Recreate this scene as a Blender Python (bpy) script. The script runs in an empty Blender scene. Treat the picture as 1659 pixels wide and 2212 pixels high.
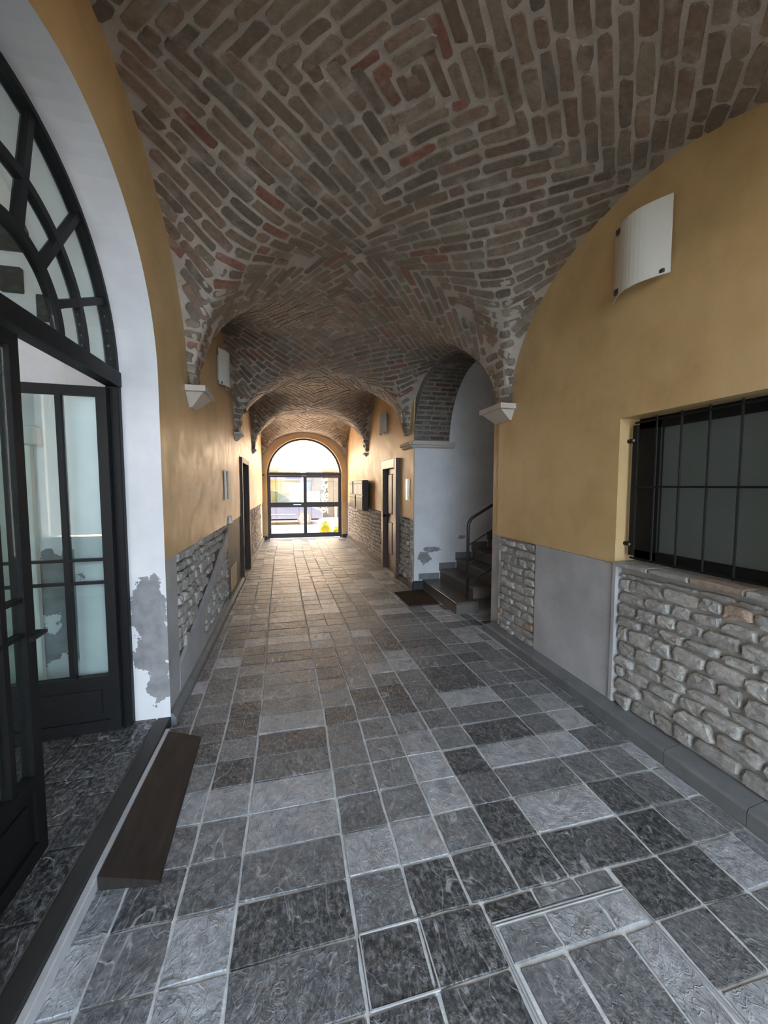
import bpy, math, random
import numpy as np
from mathutils import Matrix, Vector

# ------------------------------------------------------------------ camera, sky, sun, exposure
random.seed(7); rng = np.random.default_rng(7)
sc = bpy.context.scene
col = sc.collection
cd = bpy.data.cameras.new('camera'); cam = bpy.data.objects.new('camera', cd); col.objects.link(cam)
cd.sensor_fit = 'HORIZONTAL'; cd.sensor_width = 36.0; cd.lens = 840.0 / 1659.0 * 36.0
cd.clip_start = 0.02; cd.clip_end = 300
yaw, pit = math.radians(13.525), math.radians(-3.814)
Dv = Vector((math.sin(yaw) * math.cos(pit), math.cos(yaw) * math.cos(pit), math.sin(pit)))
Rv = Vector((math.cos(yaw), -math.sin(yaw), 0)); Uv = Rv.cross(Dv)
cam.matrix_world = Matrix(((Rv.x, Uv.x, -Dv.x, 0), (Rv.y, Uv.y, -Dv.y, 0), (Rv.z, Uv.z, -Dv.z, 1.6), (0, 0, 0, 1)))
sc.camera = cam

w = bpy.data.worlds.new('sky'); sc.world = w; w.use_nodes = True
wb = w.node_tree.nodes['Background']
wb.inputs[0].default_value = (0.67, 0.83, 1.0, 1); wb.inputs[1].default_value = 3.8
sd = bpy.data.lights.new('sun', 'SUN'); sd.energy = 60.0; sd.color = (1.0, 0.70, 0.44); sd.angle = math.radians(2)
sun = bpy.data.objects.new('sun', sd); col.objects.link(sun)
sun.location = (-6, 18, 14)
sun.rotation_euler = Vector((0.6, 0.25, -0.76)).to_track_quat('-Z', 'Y').to_euler()
vs = sc.view_settings
vs.view_transform = 'Standard'; vs.look = 'None'; vs.gamma = 1.0; vs.use_curve_mapping = False
vs.exposure = 1.62
sc.cycles.max_bounces = 10; sc.cycles.diffuse_bounces = 6; sc.cycles.transparent_max_bounces = 24
sc.cycles.sample_clamp_indirect = 6.0
sc.cycles.use_denoising = True

# ------------------------------------------------------------------ helpers
WLOC = {}
class MB:
    """collects polygons (with a colour for each vertex) and links them as one mesh object"""
    def __init__(s): s.v = []; s.f = []; s.c = []
    def add(s, vs_, fs_, c=(1, 1, 1)):
        o = len(s.v); s.v += [tuple(p) for p in vs_]; s.c += [c] * len(vs_)
        s.f += [tuple(i + o for i in f) for f in fs_]; return s
    def box(s, x0, x1, y0, y1, z0, z1, c=(1, 1, 1), b=0.0):
        if b <= 0:
            return s.add([(x0,y0,z0),(x1,y0,z0),(x1,y1,z0),(x0,y1,z0),(x0,y0,z1),(x1,y0,z1),(x1,y1,z1),(x0,y1,z1)],
                         [(3,2,1,0),(4,5,6,7),(0,1,5,4),(1,2,6,5),(2,3,7,6),(3,0,4,7)], c)
        b = min(b, (x1-x0)*.45, (y1-y0)*.45, (z1-z0)*.45)
        P = []
        for ax in range(3):
            for q in range(8):
                p = []
                for k, (lo, hi) in enumerate(((x0,x1),(y0,y1),(z0,z1))):
                    bit = (q >> k) & 1
                    off = 0 if k == ax else b
                    p.append(hi - off if bit else lo + off)
                P.append(tuple(p))
        # P[ax*8+q]: corner q lying on the face normal to ax
        F = []
        for ax in range(3):
            a1, a2 = (ax+1) % 3, (ax+2) % 3
            for side in (0, 1):
                q0 = side << ax
                qs = [q0, q0 | (1 << a1), q0 | (1 << a1) | (1 << a2), q0 | (1 << a2)]
                f = [ax*8+q for q in qs]; F.append(tuple(f if side else f[::-1]))
        for e in range(3):                       # edges along axis e
            a1, a2 = (e+1) % 3, (e+2) % 3
            for s1 in (0, 1):
                for s2 in (0, 1):
                    q0 = (s1 << a1) | (s2 << a2); q1 = q0 | (1 << e)
                    F.append((a1*8+q0, a1*8+q1, a2*8+q1, a2*8+q0))
        for q in range(8): F.append((q, 8+q, 16+q))
        return s.add(P, F, c)
    def bar(s, p, q, wdt, hgt, up=(0, 0, 1), c=(1, 1, 1)):
        p, q = Vector(p), Vector(q); d = (q-p).normalized(); u = Vector(up)
        a = d.cross(u).normalized(); u = a.cross(d).normalized()
        P = []
        for e in (p, q):
            for sa, su in ((-1,-1),(1,-1),(1,1),(-1,1)): P.append(tuple(e + a*sa*wdt/2 + u*su*hgt/2))
        return s.add(P, [(0,1,2,3),(7,6,5,4),(0,4,5,1),(1,5,6,2),(2,6,7,3),(3,7,4,0)], c)
    def tube(s, pts, r, n=10, c=(1, 1, 1)):
        pts = [Vector(p) for p in pts]; P = []; F = []; m = len(pts)
        d0 = (pts[1]-pts[0]).normalized(); ref = Vector((0,0,1)) if abs(d0.z) < .9 else Vector((1,0,0))
        a = d0.cross(ref).normalized()
        for i, p in enumerate(pts):
            d = (pts[min(i+1,m-1)] - pts[max(i-1,0)]).normalized()
            a = (a - d*a.dot(d)).normalized(); b = d.cross(a)
            rr = r[i] if isinstance(r, (list, tuple)) else r
            for k in range(n):
                t = 2*math.pi*k/n; P.append(tuple(p + a*math.cos(t)*rr + b*math.sin(t)*rr))
        for i in range(m-1):
            for k in range(n): F.append((i*n+k, i*n+(k+1)%n, (i+1)*n+(k+1)%n, (i+1)*n+k))
        F.append(tuple(range(n-1,-1,-1))); F.append(tuple((m-1)*n+k for k in range(n)))
        return s.add(P, F, c)
    def prism(s, poly, fn, d0, d1, c=(1, 1, 1)):
        """poly: 2-D outline; fn(a, b, d) -> 3-D point; extruded from d0 to d1"""
        n = len(poly); P = [fn(a, b, d0) for a, b in poly] + [fn(a, b, d1) for a, b in poly]
        F = [tuple(range(n-1,-1,-1)), tuple(range(n, 2*n))] + [(i, (i+1)%n, n+(i+1)%n, n+i) for i in range(n)]
        return s.add(P, F, c)
    def ring(s, outer, inner, fn, d0, d1, closed=False, c=(1, 1, 1)):
        """band between two matching outlines, extruded"""
        n = len(outer); P = []
        for d in (d0, d1):
            P += [fn(a, b, d) for a, b in outer] + [fn(a, b, d) for a, b in inner]
        F = []; R = range(n if closed else n-1)
        for i in R:
            j = (i+1) % n
            F += [(i, j, n+j, n+i), (2*n+i, 3*n+i, 3*n+j, 2*n+j), (i, 2*n+i, 2*n+j, j), (n+i, n+j, 3*n+j, 3*n+i)]
        if not closed:
            F += [(0, n, 3*n, 2*n), (n-1, 3*n-1, 4*n-1, 2*n-1)]
        return s.add(P, F, c)
    def build(s, name, mat, parent=None, smooth=False, origin=None, kind=None):
        me = bpy.data.meshes.new(name); V = np.array(s.v, dtype=float)
        if origin is None:
            lo, hi = V.min(0), V.max(0); origin = ((lo[0]+hi[0])/2, (lo[1]+hi[1])/2, lo[2])
        V = V - np.array(origin)
        me.from_pydata(V.tolist(), [], s.f)
        ca = me.color_attributes.new('tint', 'FLOAT_COLOR', 'POINT')
        C = np.ones((len(s.v), 4), dtype=np.float32); C[:, :3] = np.array(s.c, dtype=np.float32)
        ca.data.foreach_set('color', C.ravel())
        if smooth: me.polygons.foreach_set('use_smooth', [True]*len(me.polygons))
        me.materials.append(mat); me.update()
        o = bpy.data.objects.new(name, me); col.objects.link(o)
        if parent is not None:
            o.parent = parent; o.location = Vector(origin) - WLOC[parent.name]
        else: o.location = origin
        WLOC[o.name] = Vector(origin)
        if kind: o['kind'] = kind
        return o
def tag(o, label, cat=None, group=None, kind=None):
    o['label'] = label
    if cat: o['category'] = cat
    if group: o['group'] = group
    if kind: o['kind'] = kind
    return o
def thing(name, loc, label, cat, group=None, kind=None):
    o = bpy.data.objects.new(name, None); col.objects.link(o); o.location = loc; o.empty_display_size = .1
    WLOC[o.name] = Vector(loc); return tag(o, label, cat, group, kind)
def part(parent, name, mat, mb, **k): return mb.build(name, mat, parent, **k)

# ------------------------------------------------------------------ materials
class NT:
    def __init__(s, name):
        s.m = bpy.data.materials.new(name); s.m.use_nodes = True; s.t = s.m.node_tree
        s.b = s.t.nodes['Principled BSDF']; s.pos = None
    def n(s, typ, **k):
        nd = s.t.nodes.new('ShaderNode' + typ)
        for a, v in k.items():
            if a.startswith('i_'):
                key = a[2:]; key = int(key) if key.isdigit() else key.replace('_', ' ')
                s.put(nd.inputs[key], v)
            else: setattr(nd, a, v)
        return nd
    def put(s, sock, v):
        if isinstance(v, bpy.types.NodeSocket): s.t.links.new(v, sock)
        elif isinstance(v, (tuple, list)) and len(v) == 3 and sock.type == 'RGBA': sock.default_value = (*v, 1)
        else: sock.default_value = v
    def P(s, scale=(1, 1, 1)):
        if s.pos is None: s.pos = s.n('NewGeometry').outputs['Position']
        if scale == (1, 1, 1): return s.pos
        return s.n('VectorMath', operation='MULTIPLY', i_0=s.pos, i_1=scale).outputs[0]
    def noise(s, sc_, det=4, rough=.55, stretch=(1, 1, 1), dist=0.0):
        return s.n('TexNoise', i_Vector=s.P(stretch), i_Scale=sc_, i_Detail=det, i_Roughness=rough, i_Distortion=dist).outputs[0]
    def ramp(s, fac, stops):
        r = s.n('ValToRGB', i_Fac=fac); e = r.color_ramp.elements
        while len(e) < len(stops): e.new(.5)
        for k, (p, c) in enumerate(stops): e[k].position = p; e[k].color = (*c, 1) if len(c) == 3 else c
        return r.outputs[0]
    def mix(s, fac, a, b, mode='MIX'):
        m = s.n('Mix', data_type='RGBA', blend_type=mode); s.put(m.inputs[0], fac); s.put(m.inputs[6], a); s.put(m.inputs[7], b)
        return m.outputs[2]
    def mth(s, op, a, b=0.0, c=0.0):
        m = s.n('Math', operation=op); s.put(m.inputs[0], a); s.put(m.inputs[1], b); s.put(m.inputs[2], c); return m.outputs[0]
    def tint(s): return s.n('Attribute', attribute_name='tint').outputs[0]
    def bump(s, h, strength=.3, dist=.01):
        s.put(s.b.inputs['Normal'], s.n('Bump', i_Strength=strength, i_Distance=dist, i_Height=h).outputs[0])
    def fin(s, colr, rough=.7, metal=0.0, spec=.5):
        s.put(s.b.inputs['Base Color'], colr); s.put(s.b.inputs['Roughness'], rough)
        s.put(s.b.inputs['Metallic'], metal); s.put(s.b.inputs['Specular IOR Level'], spec); return s.m
def simple(name, c, rough=.6, metal=0.0, spec=.5, var=.15, scale=14, bump=.1):
    t = NT(name); f = t.noise(scale, 4)
    cc = t.mix(f, tuple(x*(1-var) for x in c), tuple(min(1, x*(1+var)) for x in c))
    if bump: t.bump(t.noise(scale*4, 3), bump, .004)
    return t.fin(cc, rough, metal, spec)
def glass(name, tintc=(1, 1, 1), refl=.9, rough=.02, haze=None, haze_f=0.0):
    t = NT(name); tr = t.n('BsdfTransparent', i_Color=tintc); gl = t.n('BsdfGlossy', i_Color=(refl,)*3, i_Roughness=rough)
    lw = t.n('LayerWeight', i_Blend=.5).outputs['Facing']; fr = t.mth('MULTIPLY_ADD', t.mth('POWER', lw, 4.5), .55, .04); mx = t.n('MixShader', i_0=fr, i_1=tr.outputs[0], i_2=gl.outputs[0]); o = mx.outputs[0]
    if haze:
        df = t.n('BsdfDiffuse', i_Color=haze); o = t.n('MixShader', i_0=haze_f, i_1=o, i_2=df.outputs[0]).outputs[0]
    t.put(t.t.nodes['Material Output'].inputs['Surface'], o); return t.m

def blobs(t, spots, ns=9, amp=.9):
    """mask (1 inside) of irregular flaked patches given as (centre, radii)"""
    acc = None; nz = t.mth('MULTIPLY', t.mth('SUBTRACT', t.noise(ns, 5, .6), .5), amp*2)
    for c, r in spots:
        d = t.n('VectorMath', operation='SUBTRACT', i_0=t.P(), i_1=c).outputs[0]
        d = t.n('VectorMath', operation='DIVIDE', i_0=d, i_1=r).outputs[0]
        l = t.n('VectorMath', operation='LENGTH', i_0=d).outputs['Value']
        acc = l if acc is None else t.mth('MINIMUM', acc, l)
    return t.mth('LESS_THAN', t.mth('ADD', acc, nz), 1.0)

M = {}
t = NT('vault_brick')
f = t.noise(30, 5, .65); c_ = t.mix(1.0, t.tint(), t.ramp(f, [(.25, (.62, .60, .58)), (.75, (1.25, 1.2, 1.15))]), 'MULTIPLY')
lime = t.ramp(t.noise(5, 5, .7), [(.52, (0, 0, 0)), (.72, (1, 1, 1))])
c_ = t.mix(t.mth('MULTIPLY', lime, .6), c_, (.44, .39, .33)); t.bump(t.noise(55, 5, .7), .6, .010); M['brick'] = t.fin(c_, .52, 0, .5)
t = NT('vault_mortar')
c_ = t.ramp(t.noise(7, 6, .65), [(.3, (.36, .315, .265)), (.7, (.52, .465, .40))]); t.bump(t.noise(40, 6, .7), .8, .014); M['mortar'] = t.fin(c_, .6, 0, .45)
t = NT('yellow_plaster')
f = t.noise(1.6, 6, .62); c_ = t.ramp(f, [(.30, (.48, .325, .145)), (.52, (.61, .425, .205)), (.72, (.66, .475, .25))])
c_ = t.mix(t.mth('MULTIPLY', t.ramp(t.noise(3.2, 5, .7, dist=.6), [(.55, (0, 0, 0)), (.75, (1, 1, 1))]), .32), c_, (.56, .36, .20))
h = t.mth('ADD', t.noise(2.6, 4, .55, (1.3, 1.3, .6)), t.mth('MULTIPLY', t.noise(9, 3, .5), .10))
t.bump(h, .28, .04); M['yellow'] = t.fin(c_, t.mth('MULTIPLY_ADD', t.noise(6, 4), .35, .28), 0, .5)
t = NT('grey_plaster')
c_ = t.ramp(t.noise(2.6, 6, .6), [(.3, (.36, .37, .39)), (.7, (.54, .55, .57))])
t.bump(t.noise(24, 5, .65), .25, .01); M['grey'] = t.fin(c_, .6, 0, .4)
t = NT('wall_mortar')
c_ = t.ramp(t.noise(9, 6, .65), [(.3, (.36, .35, .335)), (.7, (.50, .49, .475))]); t.bump(t.noise(45, 6, .7), .8, .012); M['wmortar'] = t.fin(c_, .85, 0, .3)
M['dark_plaster'] = simple('dark_plaster', (.12, .118, .115), .6, 0, .4, .35, 5, .2)
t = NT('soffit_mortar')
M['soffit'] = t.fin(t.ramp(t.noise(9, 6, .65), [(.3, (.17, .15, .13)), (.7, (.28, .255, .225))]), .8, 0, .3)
t = NT('shaded_wall_mortar')
c_ = t.ramp(t.noise(9, 6, .65), [(.3, (.09, .08, .07)), (.7, (.18, .165, .15))]); t.bump(t.noise(45, 6, .7), .8, .012); M['wmortar_shaded'] = t.fin(c_, .85, 0, .3)  # mortar darkened in colour for the shade of recessed joints and weaker light
t = NT('rubble_stone')
f = t.noise(26, 6, .7); c_ = t.mix(1.0, t.tint(), t.ramp(f, [(.28, (.55, .54, .52)), (.72, (1.3, 1.28, 1.25))]), 'MULTIPLY')
t.bump(t.noise(42, 6, .72), 1.0, .014); M['stone'] = t.fin(c_, .78, 0, .35)
t = NT('white_plaster')
c_ = t.ramp(t.noise(3, 5, .6), [(.3, (.60, .61, .63)), (.7, (.73, .735, .75))])
mk = blobs(t, [((-.90, 2.76, .78), (.10, .3, .26)), ((-.88, 2.76, .55), (.11, .3, .20)), ((-.86, 2.76, .30), (.07, .2, .14)),
               ((2.0, 5.65, .50), (.10, .2, .10)), ((2.12, 5.65, .62), (.13, .2, .045)), ((2.62, 5.65, .80), (.07, .2, .03)),
               ((-1.30, 2.98, 1.02), (.22, .2, .17)), ((-1.52, 2.98, .95), (.22, .2, .22)), ((-1.42, 2.98, .62), (.12, .2, .22)), ((-1.62, 2.98, .52), (.12, .2, .12))], 13, .85)
c_ = t.mix(mk, c_, t.ramp(t.noise(12, 5), [(.3, (.19, .19, .20)), (.7, (.30, .30, .31))]))
t.bump(t.mth('SUBTRACT', t.mth('MULTIPLY', t.noise(18, 5, .6), .25), mk), .25, .012); M['white'] = t.fin(c_, .62, 0, .35)
t = NT('slate')
c0 = t.tint(); v1 = t.noise(11, 6, .7, dist=1.2); c_ = t.mix(1.0, c0, t.ramp(v1, [(.3, (.5, .5, .52)), (.7, (1.4, 1.4, 1.4))]), 'MULTIPLY')
def vein(sc_, dist, wid, stretch=(1, 1, 1)):
    a_ = t.mth('ABSOLUTE', t.mth('SUBTRACT', t.noise(sc_, 3, .5, stretch, dist), .5)); return t.ramp(a_, [(0.0, (1, 1, 1)), (wid, (0, 0, 0))])
msk = t.ramp(t.noise(4.5, 3, .5), [(.42, (0, 0, 0)), (.62, (1, 1, 1))])
v2 = t.mth('MULTIPLY', vein(6, .9, .016, (1.2, .5, 1)), msk); v3 = t.mth('MULTIPLY', vein(22, .8, .05, (1.2, .7, 1)), t.mth('SUBTRACT', 1.0, msk))
scf = t.ramp(t.noise(42, 5, .75, (1.3, .8, 1)), [(.47, (0, 0, 0)), (.62, (1, 1, 1))])
c_ = t.mix(t.mth('MULTIPLY', scf, .36), c_, (.42, .43, .45))
c_ = t.mix(t.mth('MULTIPLY', v2, .55), c_, (.62, .63, .65)); c_ = t.mix(t.mth('MULTIPLY', v3, .18), c_, (.55, .56, .58))
hh = t.mth('ADD', t.mth('MULTIPLY', t.noise(6, 5, .6, (1, .8, 1), 1.0), 1.0), t.mth('MULTIPLY', t.noise(48, 5, .65, (1, .7, 1)), .25))
hh = t.mth('ADD', hh, t.mth('MULTIPLY', t.mth('ADD', v2, v3), .10))
t.bump(hh, .85, .028); M['slate'] = t.fin(c_, t.mth('MULTIPLY_ADD', t.noise(16, 4), .26, .24), 0, .5)
t = NT('grout')
c_ = t.ramp(t.noise(20, 5, .6), [(.3, (.50, .505, .51)), (.7, (.74, .745, .75))]); t.bump(t.noise(80, 4), .4, .006); M['grout'] = t.fin(c_, .8, 0, .3)
M['base_stone'] = simple('baseboard_stone', (.17, .177, .185), .55, var=.3, scale=9, bump=.2)
M['iron'] = simple('black_iron', (.010, .0102, .011), .5, 0, .22, .3, 30, .1)
M['gate_metal'] = simple('gate_metal', (.028, .024, .023), .4, 0, .5, .2, 20, .05)
M['leaf_glass'] = glass('door_glass', (.84, .90, .89))
M['clear_glass'] = glass('gate_glass', (.96, .98, .98), .5)
M['window_glass'] = glass('window_glass', (.5, .56, .53), .9, .15, (.135, .155, .148), .85)
t = NT('ramp_wood')
c_ = t.ramp(t.noise(5, 6, .7, (6, .8, 1)), [(.3, (.014, .010, .008)), (.6, (.030, .022, .018)), (.85, (.06, .045, .038))])
t.bump(t.noise(30, 5, .6, (4, .6, 1)), .4, .006); M['ramp'] = t.fin(c_, .62, 0, .4)
t = NT('dark_wood')
c_ = t.ramp(t.noise(6, 5, .6, (4, 4, .5)), [(.3, (.03, .019, .014)), (.7, (.075, .046, .033))]); M['wood'] = t.fin(c_, .5, 0, .3)
M['door_wood'] = simple('panel_door_wood', (.085, .055, .040), .36, 0, .5, .25, 5, .1)
M['dark_stone'] = simple('threshold_stone', (.035, .034, .033), .5, 0, .4, .35, 8, .2)
M['step'] = simple('step_stone', (.115, .088, .066), .3, 0, .5, .3, 10, .1)
M['riser'] = simple('riser_stone', (.13, .118, .105), .6, 0, .4, .3, 12, .2)
M['corbel'] = simple('corbel_plaster', (.55, .50, .44), .7, 0, .3, .1, 8, .1)
M['lamp_glass'] = simple('opal_glass', (.64, .62, .55), .25, 0, .5, .03, 4, 0)
M['lamp_clip'] = simple('lamp_clip_metal', (.10, .10, .10), .4, .6, .5, .1, 20, 0)
M['rubber'] = simple('mat_fibre', (.045, .028, .02), .95, 0, .1, .4, 60, .6)
M['chrome'] = simple('steel', (.55, .55, .56), .3, 1.0, .5, .05, 20, 0)
M['paper'] = simple('white_card', (.7, .7, .68), .5, 0, .4, .05, 8, 0)
M['acrylic'] = glass('acrylic', (.95, .95, .95), .9, .06)
M['mail'] = simple('mailbox_front', (.085, .075, .072), .32, .3, .5, .08, 10, 0)
M['hatch'] = simple('hatch_beige', (.42, .33, .20), .5, 0, .4, .1, 8, 0)
M['concrete'] = simple('courtyard_paving', (.13, .13, .13), .8, 0, .3, .15, 4, .1)
M['asphalt'] = simple('street_asphalt', (.42, .37, .34), .8, 0, .3, .08, 6, .1)
M['facade'] = simple('white_facade', (.74, .70, .64), .8, 0, .3, .04, 2, 0)
M['awning'] = simple('awning_cloth', (.045, .037, .03), .8, 0, .2, .08, 6, 0)
M['fascia'] = simple('lilac_fascia', (.05, .045, .14), .5, 0, .4, .05, 6, 0)
M['shop_wall'] = simple('shop_interior', (.22, .15, .04), .7, 0, .3, .25, 3, 0)
M['car'] = simple('car_paint', (.028, .036, .07), .25, .2, .5, .03, 4, 0)
M['car_glass'] = glass('car_glass', (.55, .66, .62), .9, .03)
M['tyre'] = simple('tyre', (.03, .03, .032), .85, 0, .2, .1, 20, 0)
M['rim'] = simple('rim_alloy', (.22, .22, .23), .35, .7, .5, .05, 20, 0)
M['yellow_bag'] = simple('yellow_plastic', (.55, .46, .008), .4, 0, .5, .12, 12, .2)
M['mint'] = simple('mint_panel', (.20, .30, .29), .5, 0, .4, .05, 4, 0)
t = NT('mosaic')
vo = t.n('TexVoronoi', i_Vector=t.P(), i_Scale=14.0).outputs['Color']; M['mosaic'] = t.fin(t.ramp(vo, [(.45, (.01, .012, .01)), (.5, (.22, .22, .21))]), .5)
M['red'] = simple('red_sign', (.30, .06, .05), .5, 0, .4, .05, 4, 0)
M['bollard'] = simple('bollard_metal', (.16, .17, .17), .5, .3, .5, .1, 10, 0)

# ------------------------------------------------------------------ the vault surface
XL, YN, YE, ZS, PW = -0.80, -2.3, 12.05, 2.40, 6.5
BAYS = [(-2.32, .65), (.65, 3.62), (3.62, 6.35), (6.35, 9.10), (9.10, YE)]
def XR(y):
    return np.interp(y, [-5, 3.62, 5.75, 12.05], [2.15, 2.15, 1.82, 1.72])
RTB = [-2.32, .65, 3.62, 6.35, 9.10, YE]; RTL = [1.25, 1.25, 1.25, .86, .90, .80]; RTR = [1.25, 1.25, 1.25, .86, .90, .80]
SKW = [0, 0, 0, -.42, -.10, 0]          # how far each bay line runs nearer on the right side
RL = [(1.2, 1.1), (1.27, 1.10), (1.12, .88), (1.1, 1.1), (1.08, 1.08)]
def vz(x, y):
    x = np.asarray(x, float); y = np.asarray(y, float); out = np.zeros(np.broadcast(x, y).shape)
    xr = XR(y); xc = (XL+xr)/2; a = (xr-XL)/2 - .05
    u = np.clip((x-xc)/a, -1, 1); Eu = np.sqrt(np.maximum(0, 1-u*u))
    rt = np.interp(y, RTB, RTL)*(1-u)/2 + np.interp(y, RTB, RTR)*(1+u)/2
    wb_ = .08 + 0*u
    for k, (y0, y1) in enumerate(BAYS):
        y0 = y0 + SKW[k]*(1+u)/2; y1 = y1 + SKW[k+1]*(1+u)/2
        b = (y1-y0)/2 - wb_; v = np.clip((y-(y0+y1)/2)/b, -1, 1); Ev = np.sqrt(np.maximum(0, 1-v*v))
        rl = RL[k][0]*(1-u)/2 + RL[k][1]*(1+u)/2
        z = ZS + ((rl*Ev)**PW + (rt*Eu)**PW)**(1/PW)
        lo = -99 if k == 0 else y0
        out = np.where((y >= lo) & ((y < y1) | (k == len(BAYS)-1)), z, out)
    return out
def vnorm(x, y, e=.004):
    gx = (vz(x+e, y)-vz(x-e, y))/(2*e); gy = (vz(x, y+e)-vz(x, y-e))/(2*e)
    n = np.stack([gx, gy, -np.ones_like(gx)], -1); return n/np.linalg.norm(n, axis=-1, keepdims=True)

ys = []
for k, (y0, y1) in enumerate(BAYS):
    b = (y1-y0)/2
    ys += [(y0+y1)/2 + (b-.10)*math.sin(q) for q in np.linspace(-math.pi/2, math.pi/2, 65)]
    ys.append(y1)
ys = sorted(y for y in set(round(q, 5) for q in ys) if y > YN and y < YE) 
ys = [YN] + ys + [YE+.2]
us = [-1.08] + [math.sin(q) for q in np.linspace(-math.pi/2, math.pi/2, 57)] + [1.08]
mb = MB(); P = []
for y in ys:
    yy = min(y, YE-.001); xr = float(XR(yy)); xc = (XL+xr)/2; a = (xr-XL)/2 - .05
    for u in us:
        x = xc + a*u; P.append((x, y, float(vz(x, yy))))
nu = len(us); F = []
for j in range(len(ys)-1):
    for i in range(nu-1): F.append((j*nu+i, j*nu+i+1, (j+1)*nu+i+1, (j+1)*nu+i))
mb.add(P, F)
ceiling = mb.build('ceiling', M['mortar'], smooth=True, origin=(.68, 5.4, 2.4))
tag(ceiling, 'brick vaulted ceiling of domed bays running along the passage', 'ceiling', kind='structure')

def bricks_on_vault():
    """plan positions of bricks: courses square to each diagonal of a bay, meeting in herringbone on its axes"""
    out = []
    for k in range(0, len(BAYS)):
        y0, y1 = BAYS[k]; yc, b = (y0+y1)/2, (y1-y0)/2
        xr = float(XR(yc)); xc, a = (XL+xr)/2, (xr-XL)/2
        key = .06 if k == 1 else 0.0
        for sx in (-1, 1):
            for sy in (-1, 1):
                vmax = 1.45 if sy < 0 else 1.12
                def S(s, q):            # point on course s, q in 0..1 from the y axis to the x axis
                    au, av = s*q, s*(1-q); return xc + sx*a*au, yc + sy*b*av
                s = .045; ci = 0
                while s < 1 + vmax - .03:
                    xm, ym = S(s, .5); e = .01; x2, y2 = S(s+e, .5)
                    if abs(xm-xc) > a*.995: xm = xc + sx*a*.995
                    d = math.dist((xm, ym, float(vz(xm, ym))), (x2, y2, float(vz(x2, y2))))/e
                    W = rng.uniform(.058, .068); pitch = W + .024
                    qa = max(0, 1 - vmax/s) if s > vmax else 0.0; qb = min(1.0, 1/s)
                    qs = np.linspace(qa, qb, 160); X, Y = S(s, qs); Z = vz(X, Y)
                    L = np.concatenate([[0], np.cumsum(np.sqrt(np.diff(X)**2 + np.diff(Y)**2 + np.diff(Z)**2))])
                    p = rng.uniform(-.05, .06) + (.045 if (ci + (sx*sy > 0)) % 2 else -.02)
                    while p < L[-1] - .05:
                        ln = rng.uniform(.22, .29) if rng.random() > .2 else rng.uniform(.10, .16)
                        ln = min(ln, L[-1] - p + .02)
                        if ln > .05:
                            q = np.interp(p + ln/2, L, qs); x, y = S(s, q)
                            out.append((k, x, y, sx*a, -sy*b, ln, W))
                        p += ln + rng.uniform(.018, .030)
                    s += pitch/max(d, .4); ci += 1
        if k == 1: out.append((k, xc+.0, yc, 1.0, 1.0, .085, .075))
    return out
BR = bricks_on_vault()
A = np.array([b_[1:] for b_ in BR]); KB = np.array([b_[0] for b_ in BR])
# patterns of two bays meet on a curve that bulges towards the camera
def bound(k, x): 
    y1 = BAYS[k][1]; xr = float(XR(y1)); u = np.clip((x-(XL+xr)/2)/((xr-XL)/2), -1, 1); return y1 + SKW[k+1]*(1+u)/2 - .06*(1-u*u)
keep = np.ones(len(A), bool)
for k in range(len(BAYS)):
    m = KB == k
    if k < len(BAYS)-1: keep &= ~m | (A[:, 1] < bound(k, A[:, 0]) - .02)
    if k > 0: keep &= ~m | (A[:, 1] > bound(k-1, A[:, 0]) + .02)
keep &= (A[:, 1] > YN+.1) & (A[:, 1] < YE-.06) & (A[:, 0] > XL+.03) & (A[:, 0] < XR(A[:, 1])-.03)
A = A[keep]
def mk_bricks(A, TT=None):
    n = len(A); x, y = A[:, 0], A[:, 1]; p0 = np.stack([x, y, vz(x, y)], -1); N0 = vnorm(x, y)
    d = A[:, 2:4]/np.linalg.norm(A[:, 2:4], axis=1, keepdims=True); e = .004
    q = np.stack([x+d[:, 0]*e, y+d[:, 1]*e], -1)
    T = np.stack([q[:, 0]-x, q[:, 1]-y, vz(q[:, 0], q[:, 1])-p0[:, 2]], -1)
    if TT is not None: T = TT
    T -= N0*(T*N0).sum(1, keepdims=True); T /= np.linalg.norm(T, axis=1, keepdims=True); B = np.cross(N0, T)
    Lh, Wh = A[:, 4:5]/2, A[:, 5:6]/2; c = .014
    ol = np.concatenate([Lh*0, Lh-c, Lh, Lh, Lh-c, Lh*0, -Lh+c, -Lh, -Lh, -Lh+c], 1)
    ow = np.concatenate([-Wh, -Wh, -Wh+c, Wh-c, Wh, Wh, Wh, Wh-c, -Wh+c, -Wh], 1)
    ol = ol + rng.normal(0, .0045, ol.shape); ow = ow + rng.normal(0, .0035, ow.shape)
    rel = rng.uniform(.002, .010, (n, 1))
    rings = []
    for scl, off in ((1.03, -.015*np.ones((n, 1))), (1.0, rel*.45), (.93, rel)):
        lw = Wh/np.maximum(Lh, .01)
        l2 = ol*(1-(1-scl)*lw) ; w2 = ow*scl
        Q = p0[:, None, :] + l2[..., None]*T[:, None, :] + w2[..., None]*B[:, None, :]
        for _ in range(3):
            g = Q[..., 2] - vz(Q[..., 0], Q[..., 1]); st = np.clip(-g/ (N0[:, None, 2]-0)*1.0, -.03, .03)
            st = np.clip(g*np.abs(N0[:, None, 2])*.9, -.06, .06)
            Q = Q + st[..., None]*N0[:, None, :]
        rings.append(Q + off[..., None]*N0[:, None, :])
    return rings, rel, N0
A = A[np.abs(vnorm(A[:, 0], A[:, 1])[:, 2]) > .45]
dd_ = A[:, 2:4]/np.linalg.norm(A[:, 2:4], axis=1, keepdims=True)*.09     # shorter bricks where the vault folds
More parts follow.
